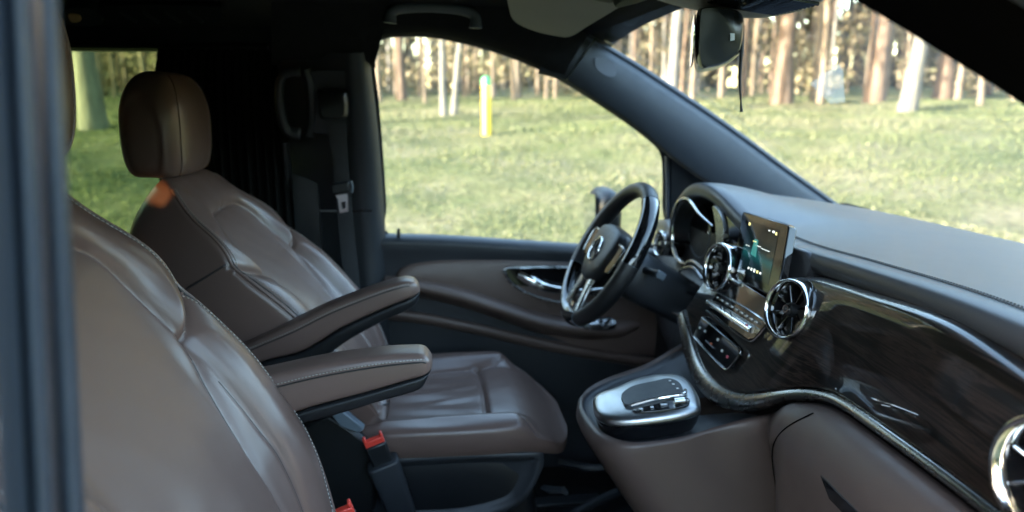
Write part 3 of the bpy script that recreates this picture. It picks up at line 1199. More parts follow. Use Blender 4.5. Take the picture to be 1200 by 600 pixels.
mb.grid([cr([wall(*p, o_) for p in L_], 20) for L_, o_ in (([(318, -16), (380, -16), (450, -16)], .05), ([(318, 30), (380, 32), (450, 34)], .03), ([(318, 66), (380, 70), (440, 72)], .022), ([(318, 76), (380, 78), (440, 80)], -.02))])
mb.build('upper_pillar_trim', M['roof'], van, sharp=0)

# roof lining
mb = MB()
rows = []
for x in np.linspace(-2.35, .50, 20):
    row = []
    for y in np.linspace(-.80, .80, 25):
        z = 1.405 - .06 * (abs(y) / .8) ** 4 + .015 * (1 - (y / .8) ** 2) - .05 * max(0, (x - .15) / .35) ** 2
        row.append((x + (.09 * (1 - (y / .8) ** 2) * (x > .1) * (x - .1) / .4), y, z))
    rows.append(row)
mb.grid(rows)
rows2 = [[(p[0], p[1], p[2] + .05) for p in r_] for r_ in rows]
mb.grid(rows2, flip=True)
mb.build('roof_lining', M['roof'], van, sharp=0)

# roof grab handle above the door window
mb = MB()
q = [at(x, y, .615) for x, y in ((457, 27), (459, 15), (472, 10), (505, 9), (540, 12), (556, 19), (557, 33))]
mb.tube(cr(q, 50), np.interp(np.linspace(0, 1, 50), [0, .12, .5, .88, 1], [.016, .012, .011, .012, .016]), n=10)
mb.build('roof_handle', M['cap'], van)

# overhead lamp and vent panel further back in the roof
mb = MB()
q = cr([at(*p, .60) for p in ((120, 8), (250, 8), (258, 20), (245, 30), (140, 32), (128, 26))], 40, closed=True)
mb.slab(q, (0, .03, .03))
oh = mb.build('roof_vent_panel', M['plastic'], van, bevel=.005)
for k in range(4):
    mb = MB()
    a = at(142 + 26 * k, 14, .597)
    b_ = at(160 + 26 * k, 26, .597)
    mb.tube([a, b_], .004, n=6)
    mb.build('vent_slat', M['plastic_soft'], oh)
mb = MB()
q = cr([at(*p, .595) for p in ((76, 12), (104, 10), (118, 20), (116, 30), (84, 30), (74, 24))], 30, closed=True)
mb.slab(q, (0, .03, .03))
lm = mb.build('reading_lamp', M['plastic_soft'], van, bevel=.006)
mb = MB()
q = cr([at(*p, .590) for p in ((80, 17), (92, 18), (94, 25), (84, 26))], 20, closed=True)
mb.slab(q, (0, .008, .004))
M['lamp_lens'] = surf('lamp_lens', (.7, .45, .25), .15)
mb.build('lens', M['lamp_lens'], lm)

# rear side panel with its window, tinted pane
wx0, wx1, wz0, wz1 = -1.45, -.375, .80, 1.288
yr = .80
out_ = [(-2.32, yr, 0), (-.30, yr, 0), (-.30, yr, 1.42), (-2.32, yr, 1.42)]
rr_ = .07
hole = []
for cx, cz, a0 in ((wx1 - rr_, wz1 - rr_, 0), (wx0 + rr_, wz1 - rr_, 90), (wx0 + rr_, wz0 + rr_, 180), (wx1 - rr_, wz0 + rr_, 270)):
    for a in np.linspace(a0, a0 + 90, 8):
        hole.append((cx + rr_ * math.cos(math.radians(a)), yr, cz + rr_ * math.sin(math.radians(a))))
mb = MB()
mb.slab(out_, (0, .05, 0), holes=[hole])
sp1 = mb.build('rear_side_panel', M['plastic'], van, sharp=30)
mb = MB()
mb.add([(wx0 - .02, yr + .03, wz0 - .02), (wx1 + .02, yr + .03, wz0 - .02), (wx1 + .02, yr + .03, wz1 + .02), (wx0 - .02, yr + .03, wz1 + .02)], [(0, 1, 2, 3)])
mb.build('side_window_glass', M['glass_tint'], sp1)
# near side panel behind the door opening and the tail with added sun-spot slot
mb = MB()
mb.slab([(-2.32, -.86, 0), (-.29, -.86, 0), (-.29, -.86, 1.42), (-2.32, -.86, 1.42)], (0, -.04, 0))
mb.build('near_side_panel', M['plastic'], van)
mb = MB()
mb.slab([(-2.32, -.86, 0), (-2.32, .84, 0), (-2.32, .84, 1.42), (-2.32, -.86, 1.42)], (-.04, 0, 0),
        holes=[[(-2.32, -.212, 1.253), (-2.32, -.11, 1.253), (-2.32, -.11, 1.302), (-2.32, -.212, 1.302)]])  # unseen opening, sized to throw the sun spot on the driver seat
tlp = mb.build('tail_panel', M['plastic'], van)
mb = MB()
mb.add([(-2.34, -.30, 1.22), (-2.34, -.10, 1.22), (-2.34, -.10, 1.34), (-2.34, -.30, 1.34)], [(0, 1, 2, 3)])
mb.build('spot_filter_pane', M['spot_filter'], tlp)  # unseen added pane, turns the sun spot orange
# lower far wall and footwell bulkhead
mb = MB()
mb.slab([(-.35, .90, -.02), (1.3, .90, -.02), (1.3, .90, .72), (-.35, .90, .72)], (0, .02, 0))
mb.build('door_sill_wall', M['plastic'], van)
mb = MB()
mb.slab([(1.02, -.86, 0), (1.02, .90, 0), (1.30, .90, .84), (1.30, -.86, .84)], (.03, 0, 0))
mb.build('bulkhead', M['carpet'], van)
# floor
mb = MB()
mb.box((-.55, .0, -.02), (3.6, 1.78, .04))
mb.build('floor', M['carpet'], van)

# near door opening: rubber sealed edge of the belt pillar
mb = MB()
def vstrip(px_of, y0):
    return cr([at(px_of(v), v, y0) for v in (-620, -300, -120, 0, 150, 300, 450, 600, 760, 1000)], 44)
R_ = []
for off, y0 in ((-70, -.93), (-52, -.90), (-48, -.885), (-40, -.88)):
    R_.append(vstrip(lambda v, o=off: 44 + o + v * .047, y0))
for k, a in enumerate(np.linspace(PI, 0, 11)):
    off = 17 * math.cos(a) - 15
    R_.append(vstrip(lambda v, o=off: 38 + o - 5 + v * .047, -.862 - .016 * math.sin(a)))
mb.grid(R_)
mb.build('near_pillar_trim', M['paint'], van, sharp=60)
mb = MB()
R_ = []
for a in np.linspace(PI * 1.05, -PI * .35, 16):
    off = 18 * math.cos(a)
    R_.append(vstrip(lambda v, o=off: 52 + o + v * .05, -.842 - .018 * math.sin(a)))
mb.grid(R_)
mb.build('rubber_seal', M['rubber'], van, sharp=0)

# near windscreen pillar, its sealed edge crossing the upper right corner
nl = [(900, -66), (960, -26), (1000, 0), (1050, 29), (1100, 60), (1150, 91), (1200, 123), (1300, 190), (1420, 275)]
nA = lambda p, o, dy=0: at(p[0], p[1] - dy, -.79 + o)
strip([[nA(p, .14, 30) for p in nl], [nA(p, .105, 3) for p in nl], [nA(p, .09) for p in nl], [nA(p, .085, 5) for p in nl], [nA(p, .05, 60) for p in nl], [nA(p, -.0, 140) for p in nl], [nA(p, -.04, 230) for p in nl], [nA(p, -.06, 420) for p in nl]], M['felt'], 'near_pillar_lining', van, n=50)
mb = MB()
mb.tube(cr([nA((p[0] + 60, p[1]), .0, 104) for p in nl], 50), .010, n=12)
mb.build('near_door_seal', M['rubber'], van)

# windscreen: pane between the pillars, header cover and a reflection built as a patch
gb = [at(975, 244, .84)]
hd = [(.43, .74, 1.345), (.50, .45, 1.372), (.53, 0, 1.385), (.50, -.45, 1.372), (.43, -.74, 1.345)]
bs = [(1.262, .84, .83), (1.32, .45, .862), (1.335, 0, .872), (1.32, -.45, .862), (1.262, -.84, .83)]
top_r, bot_r = cr(hd, 30), cr(bs, 30)
mb = MB()
mb.grid([top_r * (1 - t) + bot_r * t + np.array((.03 * math.sin(PI * t), 0, .02 * math.sin(PI * t))) for t in np.linspace(0, 1, 10)])
ws = mb.build('windscreen', M['glass'], van, sharp=0)
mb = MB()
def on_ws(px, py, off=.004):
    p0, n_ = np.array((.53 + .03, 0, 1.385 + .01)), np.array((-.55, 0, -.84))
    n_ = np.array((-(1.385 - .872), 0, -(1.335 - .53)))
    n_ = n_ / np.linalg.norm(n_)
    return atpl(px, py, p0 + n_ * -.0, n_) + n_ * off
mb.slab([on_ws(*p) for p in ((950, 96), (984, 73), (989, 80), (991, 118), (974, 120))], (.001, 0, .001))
mb.build('reflection_patch', M['reflection_patch'], ws)  # pale reflection on the glass, modelled as a translucent shape
# header trim along the top of the windscreen
mb = MB()
mb.grid([[p + np.array((-.10, 0, .035)) for p in top_r], [p + np.array((-.035, 0, -.004)) for p in top_r], [p + np.array((.0, 0, -.016)) for p in top_r], [p + np.array((.02, 0, .01)) for p in top_r]])
mb.build('header_trim', M['roof'], van, sharp=0)

# overhead console with grille at the windscreen header
ohc = thing('overhead_console', 'dark overhead console with slotted grille hanging at the top of the windscreen', 'console', (.45, 0, 1.33))
mb = MB()
rows = []
for i, y in enumerate(np.linspace(-.17, .20, 26)):
    e = max(0, 1 - abs((y - .015) / .19) ** 3)
    prof_ = [(.36, 1.372), (.40, 1.352), (.47, 1.332), (.545, 1.318), (.60, 1.312), (.635, 1.318), (.65, 1.338), (.62, 1.366)]
    k = cr(prof_, 24)
    row = [(.50 + (p[0] - .50) * (.6 + .4 * e), y, 1.375 + (p[1] - 1.375) * e ** .5) for p in k]
    rows.append(row)
mb.grid(rows)
ob = mb.build('housing', M['plastic_soft'], ohc, sharp=0)
for k in range(12):
    mb = MB()
    yk = -.135 + k * .0125
    mb.tube([(.475, yk, 1.3315), (.54, yk, 1.3195), (.595, yk, 1.3125)], .0030, n=6)
    mb.build('grille_slat', M['piano'], ob)
# pale light unit on the console's edge
mb = MB()
q = [at(*p, .14) for p in ((684, -4), (700, 2), (716, 5), (724, 0), (728, -6))]
mb.slab(q, (0, .02, .012))
M['lamp_grey'] = surf('lamp_cover_grey', (.32, .31, .28), .4)
mb.build('lamp_cover', M['lamp_grey'], ohc, bevel=.003)
mb = MB()
q = [at(*p, .10) for p in ((720, 8), (728, 1), (760, -6), (770, -4), (745, 5), (724, 10))]
mb.slab(q, (0, .02, .012))
mb.build('switch_strip', M['lamp_grey'], ohc, bevel=.002)

# sun visor folded up against the roof
mb = MB()
VN, VP = (.0088, .0080, .0246), (.193, .45, 1.356)
P0 = [atpl(*p, VP, VN) for p in ((597, 12), (604, 26), (625, 36), (650, 42), (668, 43), (690, 30), (720, 12), (750, -8), (700, -24), (640, -24), (598, -10))]
mb.slab(cr(P0, 60, closed=True), (.004, .004, .014))
vis = tag(mb.build('sun_visor', M['visor'], None, bevel=.006, seg=3), 'grey sun visor folded up against the roof above the driver window', 'sun visor')

# rear-view mirror
M['mirror_shell'] = surf('mirror_shell', (.016, .017, .019), .20, var=.05, rvar=.02)
mir = thing('rearview_mirror', 'glossy black rear-view mirror hanging from the overhead console in front of the windscreen', 'mirror', tuple(at(842, 10, 0)))
mb = MB()
rows = []
c0 = at(842, 46, -.02)
for i, y in enumerate(np.concatenate([[-.055, -.0545, -.052, -.046, -.036], np.linspace(-.02, .17, 10), [.182, .188, .19]])):
    k = 1.0
    if y < -.02:
        k = 1 - .16 * ((-.02 - y) / .035) ** 2.4
    if y > .17:
        k = 1 - .4 * ((y - .17) / .02) ** 2
    ring = []
    prof2 = [(-.040, .040), (-.036, .047), (-.015, .049), (.018, .047), (.036, .040), (.043, .022), (.043, -.006), (.036, -.026), (.015, -.040), (-.016, -.047), (-.030, -.047), (-.037, -.030), (-.040, .0)]
    for p in cr(prof2, 44, closed=True):
        ring.append((c0[0] + p[0] * k + .36 * (y + .02), y, c0[2] + p[1] * (.55 + .45 * k)))
    rows.append(ring)
mb.grid(rows, closed=True, cap0=True, cap1=True)
mh = mb.build('housing', M['mirror_shell'], mir, sharp=60)
mb = MB()
f = [(c0[0] - .0415 + .36 * (y + .02), y, c0[2] + z) for y, z in ((-.04, -.024), (-.045, .0), (-.04, .036), (.0, .042), (.16, .042), (.178, .03), (.178, -.02), (.16, -.04), (.0, -.04))]
mb.slab(f, (-.003, 0, 0))
mb.build('mirror_glass', M['mirror'], mir)
mb = MB()
mb.tube([at(840, 18, .05), at(846, 8, .05), at(850, -4, .04)], [.020, .016, .022], n=14)
mb.build('stalk', M['plastic'], mir)
mb = MB()
q = [at(*p, -.0565) for p in ((856, 39), (861, 39), (861, 47), (856, 48))]
mb.slab(q, (0, .002, 0))
mb.build('label', M['white_print'], mh)
# cord hanging beside the mirror
mb = MB()
mb.tube(cr([at(*p, -.04) for p in ((870, 30), (869, 60), (867, 90), (868, 115), (869, 131))], 24), np.interp(np.linspace(0, 1, 24), [0, .25, .9, 1], [.0040, .0034, .0016, .0030]), n=7)
tag(mb.build('hanging_cord', M['plastic']), 'thin black cord dangling beside the rear-view mirror', 'cord')

# curtain on the rear side window
mb = MB()
rows = []
xs = np.linspace(-.362, -.668, 90)
for z, sq in ((1.292, 0), (1.24, 0), (1.1, .012), (.95, .02), (.80, .028), (.72, .03)):
    rows.append([(x - sq * (i / 89) - (.0 if z > 1.25 else .012) * (i / 89), .765 + .012 * math.sin(i * 1.05) + .004 * math.sin(i * .37), z - .045 * max(0, 1 - i / 10) ** 2 * (z > 1.2)) for i, x in enumerate(xs)])
mb.grid(rows)
cu = tag(mb.build('curtain', M['curtain'], None, sharp=0), 'black pleated curtain pulled to the front end of the rear side window', 'curtain')
mb = MB()
mb.tube([(-1.5, .775, 1.297), (-.40, .775, 1.297)], .007, n=8)
mb.build('curtain_rail', M['plastic'], cu)

# seat belt of the driver
sb = thing('seat_belt', 'black seat belt hanging from its guide on the belt pillar, chrome tongue showing', 'seat belt', tuple(wall(391, 120, .05)))
mb = MB()
rows = []
cg = wall(392, 126, .055)
for off, k in ((-.035, .80), (-.02, .96), (.0, 1.0), (.022, .94), (.030, .78)):
    q = cr([(-.040, .036), (-.030, .043), (.026, .043), (.035, .034), (.036, .0), (.026, -.028), (-.026, -.030), (-.038, -.018)], 44, closed=True)
    rows.append([(cg[0] + p[0] * k, cg[1] - off, cg[2] + p[1] * k) for p in q])
mb.grid(rows, closed=True, cap1=True, cap0=True)
gd = mb.build('belt_guide', M['plastic'], sb, sharp=50)
mb = MB()
for dz in (.018, .004):
    mb.tube([(cg[0] - .034, cg[1] - .024, cg[2] + dz), (cg[0] + .030, cg[1] - .024, cg[2] + dz)], .0045, n=8)
mb.build('guide_lip', M['plastic_soft'], gd)
def ribbon(pxs, w_, offs, nm, parent):
    mb_ = MB()
    P = cr([wall(p[0], p[1], o) for p, o in zip(pxs, offs)], 40)
    wv = np.interp(np.linspace(0, 1, 40), np.linspace(0, 1, len(w_)), w_)
    L_ = P - np.stack([wv, 0 * wv, 0 * wv], 1)
    R2 = P + np.stack([wv, 0 * wv + .004, 0 * wv], 1)
    mb_.grid([L_, P - np.array((0, .0015, 0)), R2, R2 + np.array((0, .003, 0)), L_ + np.array((0, .003, 0)), L_])
    return mb_.build(nm, M['webbing'], parent, sharp=50)
ribbon([(393, 140), (396, 165), (399, 190), (401, 214)], [.026, .022, .019, .020], [.068, .066, .066, .066], 'webbing', sb)
ribbon([(401, 214), (404, 250), (409, 300), (416, 360), (425, 430)], [.020, .021, .021, .021, .021], [.066, .064, .062, .06, .05], 'lower_webbing', sb)
mb = MB()
ct = wall(399, 220, .072)
R3 = ((.99, 0, .13), (0, 1, 0), (-.13, 0, .99))
mb.box(ct, (.050, .020, .030), R=R3)
tb = mb.build('tongue_body', M['plastic'], sb, bevel=.006, seg=3)
mb = MB()
q = [wall(*p, .074) for p in ((393, 229), (407, 227), (408, 232), (408, 248), (398, 250), (396, 234))]
hq = [wall(*p, .074) for p in ((400, 237), (405, 236), (405, 244), (401, 245))]
mb.slab(q, (0, .0025, 0), holes=[hq])
mb.build('tongue', M['chrome'], tb)
mb = MB()
mb.tube([wall(*p, .08) for p in ((411, 212), (413, 219), (412, 225))], .004, n=8)
mb.build('tongue_stop', M['hinge'], tb)

# ------------------------------------------------------------------ DRIVER DOOR
door = thing('driver_door', 'closed driver door with brown trim insert, chrome handle and clear side window', 'car door', (.3, .86, .05))
win = [(456, 274), (453, 240), (449, 180), (444, 120), (439, 78), (440, 58), (446, 48), (462, 44), (500, 44), (540, 51), (580, 62), (620, 77), (660, 97), (700, 122), (737, 147), (766, 170), (774, 182), (776, 200), (776, 240), (775, 291), (700, 287), (600, 281), (520, 276)]
outer = [(446, 276), (440, 240), (436, 180), (431, 120), (426, 70), (428, 48), (438, 36), (462, 32), (500, 32), (542, 39), (583, 50), (624, 65), (664, 86), (704, 111), (742, 136), (772, 160), (789, 178), (790, 200), (790, 240), (790, 294), (700, 289), (600, 283), (520, 278)]
mb = MB()
W3 = [wall(*p, -.014) for p in win]
O3 = [wall(*p, -.014) for p in outer]
W3b = [wall(*p, -.040) for p in win]
O3b = [wall(*p, -.040) for p in outer]
cr_ = lambda L: list(cr(L, 140, closed=True))
mb.grid([cr_(O3b), cr_(O3), cr_(W3), cr_(W3b), cr_(O3b)], closed=True)
mb.build('window_frame', M['rubber'], door, sharp=30)
mb = MB()
pan = [wall(*p, -.030) for p in win]
cpt = np.mean(pan, axis=0)
pg = [cpt + (np.array(p) - cpt) * 1.01 for p in pan]
mb.add(pg + [cpt], [(i, (i + 1) % len(pg), len(pg)) for i in range(len(pg))])
mb.build('window_glass', M['glass'], door, smooth=False)
# fixed mirror triangle between window and pillar
mb = MB()
mb.slab([wall(*p, -.012) for p in ((786, 176), (800, 190), (850, 222), (850, 300), (786, 300))], (0, .02, 0))
mb.build('corner_trim', M['plastic'], door, bevel=.003)
mb = MB()
mb.tube([wall(*p, -.006) for p in ((781, 182), (782, 220), (782, 292))], .010, n=8, flat=.6)
mb.build('division_bar', M['paint'], door)

def dr(q, off, n=50):
    return cr([wall(p[0], p[1], o if not np.isscalar(off) else off) for p, o in zip(q, off if not np.isscalar(off) else [off] * len(q))], n)

bl0 = [(447, 273), (520, 275), (600, 280), (690, 286), (780, 292), (860, 297)]
sh = lambda q, d_: [(p[0], p[1] + d_) for p in q]
mb = MB()
mb.grid([dr(bl0, -.045), dr(bl0, -.016), dr(sh(bl0, 3), .004), dr(sh(bl0, 8), .020), dr(sh(bl0, 13), .024), dr(sh(bl0, 22), .016), dr(sh(bl0, 40), .008), dr([(447, 345), (520, 350), (600, 360), (690, 390), (780, 420), (860, 440)], .0),
         dr([(447, 440), (520, 450), (600, 470), (690, 500), (780, 520), (860, 540)], .006), dr([(447, 560), (520, 590), (600, 620), (690, 640), (780, 640), (860, 640)], -.005)])
dp = mb.build('door_panel', M['plastic_soft'], door, sharp=0)
mb = MB()
mb.tube([wall(467, 278, .012), wall(467, 271, .012), wall(467, 267.5, .012)], [.0055, .005, .0035], n=10)
mb.build('lock_pin', M['plastic'], door)
# brown insert
tp = [(463, 327), (468, 316), (480, 310), (510, 305), (560, 303), (620, 303), (690, 305), (760, 312), (800, 320)]
bt = [(464, 331), (480, 336), (500, 341), (540, 352), (590, 372), (640, 392), (690, 408), (760, 416), (800, 420)]
mb = MB()
A_, B_ = dr(tp, .012), dr(bt, .014)
mb.grid([dr(tp, -.01), dr(tp, .010)] + [A_ * (1 - t) + B_ * t + np.array((0, -.010 * math.sin(PI * t) - .004, 0)) for t in np.linspace(.04, 1, 14)])
ins = mb.build('trim_insert', M['door_vinyl'], door, sharp=0)
# arm rest ledge
ra = [(451, 331), (490, 336), (540, 347), (590, 363), (640, 379), (690, 386), (725, 386), (748, 381)]
mb = MB()
P = dr(ra, [.03, .045, .055, .06, .065, .065, .055, .03], 60)
rows = []
w1 = np.interp(np.linspace(0, 1, 60), [0, .1, .5, .8, .95, 1], [.75, .9, 1, 1.1, 1, .6])
for k, (dy, dz) in enumerate(((.06, .018), (.03, .020), (.0, .018), (-.016, .010), (-.020, .0), (-.012, -.012), (.01, -.026), (.05, -.050))):
    rows.append(P + np.stack([0 * w1, dy * w1, dz * w1], 1))
mb.grid(rows)
ar_ = mb.build('armrest', M['door_vinyl'], door, sharp=0)
# trim line below, then lower black panel with pocket
rb = [(452, 366), (500, 372), (560, 384), (620, 398), (680, 410), (740, 420), (800, 428)]
mb = MB()
mb.grid([dr(sh(rb, -5), .0), dr(sh(rb, -4), .02), dr(rb, .032), dr(sh(rb, 6), .022), dr(sh(rb, 9), .0)])
mb.build('trim_strip', M['door_vinyl'], door, sharp=0)
# handle bezel, handle
bz = [(590, 317), (598, 314), (640, 313), (690, 314), (730, 318), (742, 330), (730, 346), (690, 356), (655, 354), (622, 345), (600, 332)]
mb = MB()
q = dr(bz + bz[:1], .030, 70)
mb.tube(q, .0045, n=8)
hb = mb.build('handle_bezel', M['silver'], door)
mb = MB()
mb.slab(cr([wall(*p, .026) for p in bz], 60, closed=True), (0, .02, 0))
mb.build('handle_recess', M['piano'], hb)
mb = MB()
q = dr([(608, 321), (620, 328), (636, 336), (655, 340), (690, 342), (720, 338)], [.036, .046, .052, .050, .045, .034], 40)
mb.tube(q, np.interp(np.linspace(0, 1, 40), [0, .15, .5, 1], [.012, .016, .010, .009]), n=10, flat=.55, up=(0, -1, 0))
mb.build('door_handle', M['chrome'], door)
# window switches on the arm rest
mb = MB()
q = cr([(p[0], p[1], p[2]) for p in (wall(676, 379, .085), wall(690, 384, .088), wall(712, 385, .082), wall(722, 381, .078), wall(719, 374, .062), wall(700, 372, .055), wall(684, 373, .06))], 40, closed=True)
mb.slab(q, (0, 0, -.006))
swp = mb.build('switch_plate', M['silver'], door, bevel=.002)
for k, (px, py) in enumerate(((696, 375), (704, 377), (710, 380), (714, 375))):
    mb = MB()
    c = wall(px, py, .072)
    mb.box(c + np.array((0, 0, .004)), (.012, .014, .010))
    mb.build('window_switch', M['piano'], swp, bevel=.002)
# outside mirror beyond the glass
mb = MB()
cm = at(708, 244, 1.06)
rows = []
for i in range(15):
    ph = PI * i / 14
    rows.append([(cm[0] + .045 * math.cos(ph), cm[1] + .105 * math.sin(ph) ** .5 * math.copysign(abs(math.cos(a)) ** .6, math.cos(a)), cm[2] - .02 + .09 * math.sin(ph) ** .5 * math.copysign(abs(math.sin(a)) ** .6, math.sin(a))) for a in np.linspace(0, 2 * PI, 32, endpoint=False)])
mb.grid(rows, closed=True)
mb.tube([cm + np.array((0, -.06, -.06)), cm + np.array((.02, -.14, -.09))], .025, n=10)
em = mb.build('side_mirror', M['plastic'], door, sharp=0)
mb = MB()
mb.slab([(cm[0] - .046, cm[1] + a, cm[2] + b_) for a, b_ in ((-.085, -.07), (.07, -.08), (.085, .04), (-.07, .055))], (-.003, 0, 0))
mb.build('mirror_glass', M['mirror'], em)

# ------------------------------------------------------------------ DASHBOARD
dash = thing('dashboard', 'van dashboard with stitched dark leather top, glossy dark wood trim and brown lower half', 'dashboard', (.8, 0, .3))


def atl(px, py, a, b):
    "point on the upright plane x = a + b*y"
    return atpl(px, py, (a, 0, 0), (1, -b, 0))


lip_px = [(787, 268, .655, 0), (790, 247, .652, 0), (796, 233, .65, 0), (806, 221, .647, 0), (820, 216, .645, 0), (840, 225, .643, 0), (866, 251, .643, 0), (890, 271, .643, .05),
          (930, 290, .643, .104), (1000, 312, .643, .104), (1100, 345, .643, .104), (1200, 385, .643, .104), (1260, 412, .643, .104)]
lip = np.array([atl(*p) for p in lip_px])
lip = np.vstack([[(.70, .87, .80), (.672, .72, .825)], lip, [(.556, -.80, .945), (.54, -.88, .93)]])
lip_s = cr(lip, 150)
hood = np.interp(lip_s[:, 1], [.0, .16, .26, .5, .60, .66], [0, .2, 1, 1, .8, 0])
base_x = np.interp(lip_s[:, 1], [-.84, -.45, 0, .45, .84], [1.262, 1.32, 1.335, 1.32, 1.262])
base_z = np.interp(lip_s[:, 1], [-.84, -.45, 0, .45, .84], [.825, .857, .867, .857, .825])
rows = []
bs_ = np.stack([base_x + .02, lip_s[:, 1], base_z - .02], 1)
ref_z = np.interp(lip_s[:, 1], [-.88, -.6, 0, .3, .6, .87], [.935, .955, .925, .935, .93, .90])
for t in np.linspace(0, 1, 30):          # windscreen foot towards the lip
    u = 1 - t
    p = lip_s * t + bs_ * u
    zflat = ref_z * t + (base_z - .02) * u + .030 * math.sin(PI * u) ** .8
    k = smooth(np.array((t - .62) / .36))
    p[:, 2] = zflat * (1 - k) + (lip_s[:, 2] + .004) * k
    rows.append(p)
o3 = lambda dx, dz: lip_s + np.array((dx, 0, dz))
rows += [o3(-.003, .0), o3(-.007, -.006), o3(-.008, -.014), o3(-.006, -.024), o3(.0, -.030), o3(.02, -.034)]
rows.append(lip_s + np.stack([.055 + .03 * hood, 0 * hood, -.036 + .0 * hood], 1))
mb = MB()
mb.grid(rows)
seam = (rows[27] + rows[28]) / 2 + np.array((0, 0, .0012))
sel = (lip_s[:, 1] < .08)
for off in (-.0035, .0035):
    stitches(mb, seam[sel] + np.array((off, 0, .0002)), r=.0010, pitch=.0055, mi=1)
mb.tube(seam[sel] + np.array((0, 0, -.0008)), .0014, 2, n=5)
sel2 = (lip_s[:, 1] > .05) & (lip_s[:, 1] < .6)
mb.build('dash_top', [M['leather_dash'], M['thread_dark'], M['thread_dark']], dash, sharp=0)

# core behind the trims
mb = MB()
mb.slab([(.70, -.88, .30), (.70, .88, .30), (.70, .88, .78), (.70, .60, .78), (.70, .60, .84), (.70, -.88, .87)], (.45, 0, -.10))
mb.build('dash_core', M['plastic'], dash)

# dark wood across the passenger side and down the centre stack
top_r = np.array([(.610, .205, .842), (.612, .10, .842), (.61, .0, .848), (.608, -.10, .875), atl(955, 327, .625, .11), atl(1010, 344, .625, .11), atl(1100, 375, .625, .11), atl(1200, 440, .625, .11), (.530, -.80, .905), (.52, -.87, .90)])
bot_px = [(814, 402), (821, 426), (838, 448), (868, 462), (900, 459), (930, 452), (952, 450), (975, 456), (1020, 486), (1100, 542), (1170, 594)]
bot_x = [.530, .523, .520, .522, .532, .550, .566, .577, .563, .547, .537]
bot = [atx(p[0], p[1], x) for p, x in zip(bot_px, bot_x)]
bot = np.array([(.54, .19, bot[0][2] + .045)] + bot + [(.520, -.78, .797), (.505, -.87, .797)])
bot = bot[np.argsort(-bot[:, 1])]
Bs = cr(bot, 400)
for _ in range(40):      # fair the curve
    Bs[1:-1] = (Bs[:-2] + 2 * Bs[1:-1] + Bs[2:]) / 4
nW = 150
yW = np.concatenate([np.linspace(.19, -.15, 60), np.linspace(-.155, -.87, nW - 60)])
of = lambda C_, y: np.stack([np.interp(y, C_[::-1, 1], C_[::-1, 0]), y, np.interp(y, C_[::-1, 1], C_[::-1, 2])], 1)
B_ = of(Bs, yW)
Ts = cr(top_r[np.argsort(-top_r[:, 1])], 400)
for _ in range(30):
    Ts[1:-1] = (Ts[:-2] + 2 * Ts[1:-1] + Ts[2:]) / 4
T_ = of(Ts, yW)
for _ in range(25):
    T_[1:-1] = (T_[:-2] + 2 * T_[1:-1] + T_[2:]) / 4
    B_[1:-1] = (B_[:-2] + 2 * B_[1:-1] + B_[2:]) / 4
yW = B_[:, 1]
bul = np.interp(yW, [-.9, -.34, -.22, -.12, .3], [.009, .009, .008, .003, 0])
rows = []
for t in np.concatenate([np.linspace(0, .16, 12), np.linspace(.2, 1, 26)]):
    p = T_ * (1 - t) + B_ * t
    k = min(1, t / .16)
    arch = math.sqrt(1 - (1 - k) ** 2) * (1 - .75 * max(0, (t - .16) / .84) ** 2)
    p[:, 0] -= bul * arch
    p[:, 2] += .010 * (1 - k) * 0
    rows.append(p)
lead = [T_ + np.array((.06, 0, -.004)), T_ + np.array((.03, 0, .003)), T_ + np.array((.012, 0, .003))]
mb = MB()
mb.grid(lead + rows + [B_ + np.array((.03, 0, -.004))])
mb.build('wood_trim', M['wood'], dash, sharp=0)
# metal band under the wood
Bc = cr(B_[::3], 200)
for _ in range(60):
    Bc[1:-1] = (Bc[:-2] + 2 * Bc[1:-1] + Bc[2:]) / 4
tw = np.interp(Bc[:, 1], [-.87, -.32, -.22, -.05, .12, .2], [.0068, .0074, .0105, .0185, .0185, .015])
mb = MB()
dB = np.gradient(Bc, axis=0)
dB /= np.linalg.norm(dB, axis=1)[:, None]
nrm = np.array((-1, -.05, .30))
nrm = nrm / np.linalg.norm(nrm)
sd_ = np.cross(dB, nrm)
sd_ /= np.linalg.norm(sd_, axis=1)[:, None]
sd_ *= -np.sign(np.median(sd_[120:, 2]))
rows = []
for u, h_ in ((-1.0, -.012), (-1.0, .002), (-.86, .0062), (-.5, .0074), (0, .0066), (.5, .0050), (.85, .0025), (1.0, -.002), (1.0, -.014)):
    rows.append(Bc + sd_ * (tw * (1 - u))[:, None] * -1 * -1 + nrm * h_)
mb.grid(rows)
mb.build('metal_band', M['band'], dash, sharp=0)
low_edge = Bc + sd_ * (tw * 2)[:, None]

# brown lower half: console nose running into the glove box
ol = [(.62, .215, .685), (.54, .20, .655), (.45, .165, .625), (.36, .142, .607), (.305, .10, .600), (.281, .03, .603), (.279, -.06, .610), (.292, -.125, .616), (.33, -.162, .620), (.405, -.168, .628), (.47, -.166, .643), (.518, -.180, .662), (.545, -.205, .682)]
edge_r = [p for p in low_edge if p[1] < -.225]
sub = edge_r[::6]
ol += [(p[0] - .004, p[1], p[2] - .003) for p in sub[1:]]
OL = cr(ol, 170)
dist_nose = np.clip((-OL[:, 1] - .17) / .16, 0, 1)
gx = smooth(dist_nose)[:, None]
console = [(0, 0), (-.004, -.004), (-.007, -.014), (-.004, -.04), (.05, -.13), (.115, -.23), (.19, -.34), (.26, -.45), (.30, -.55)]
glove = [(0, 0), (-.014, -.004), (-.030, -.014), (-.056, -.055), (-.066, -.12), (-.060, -.20), (-.03, -.30), (.05, -.40), (.18, -.48)]
ctr = np.array((.62, 0., 0))
rad = OL - ctr
rad[:, 2] = 0
rad /= np.linalg.norm(rad, axis=1)[:, None]
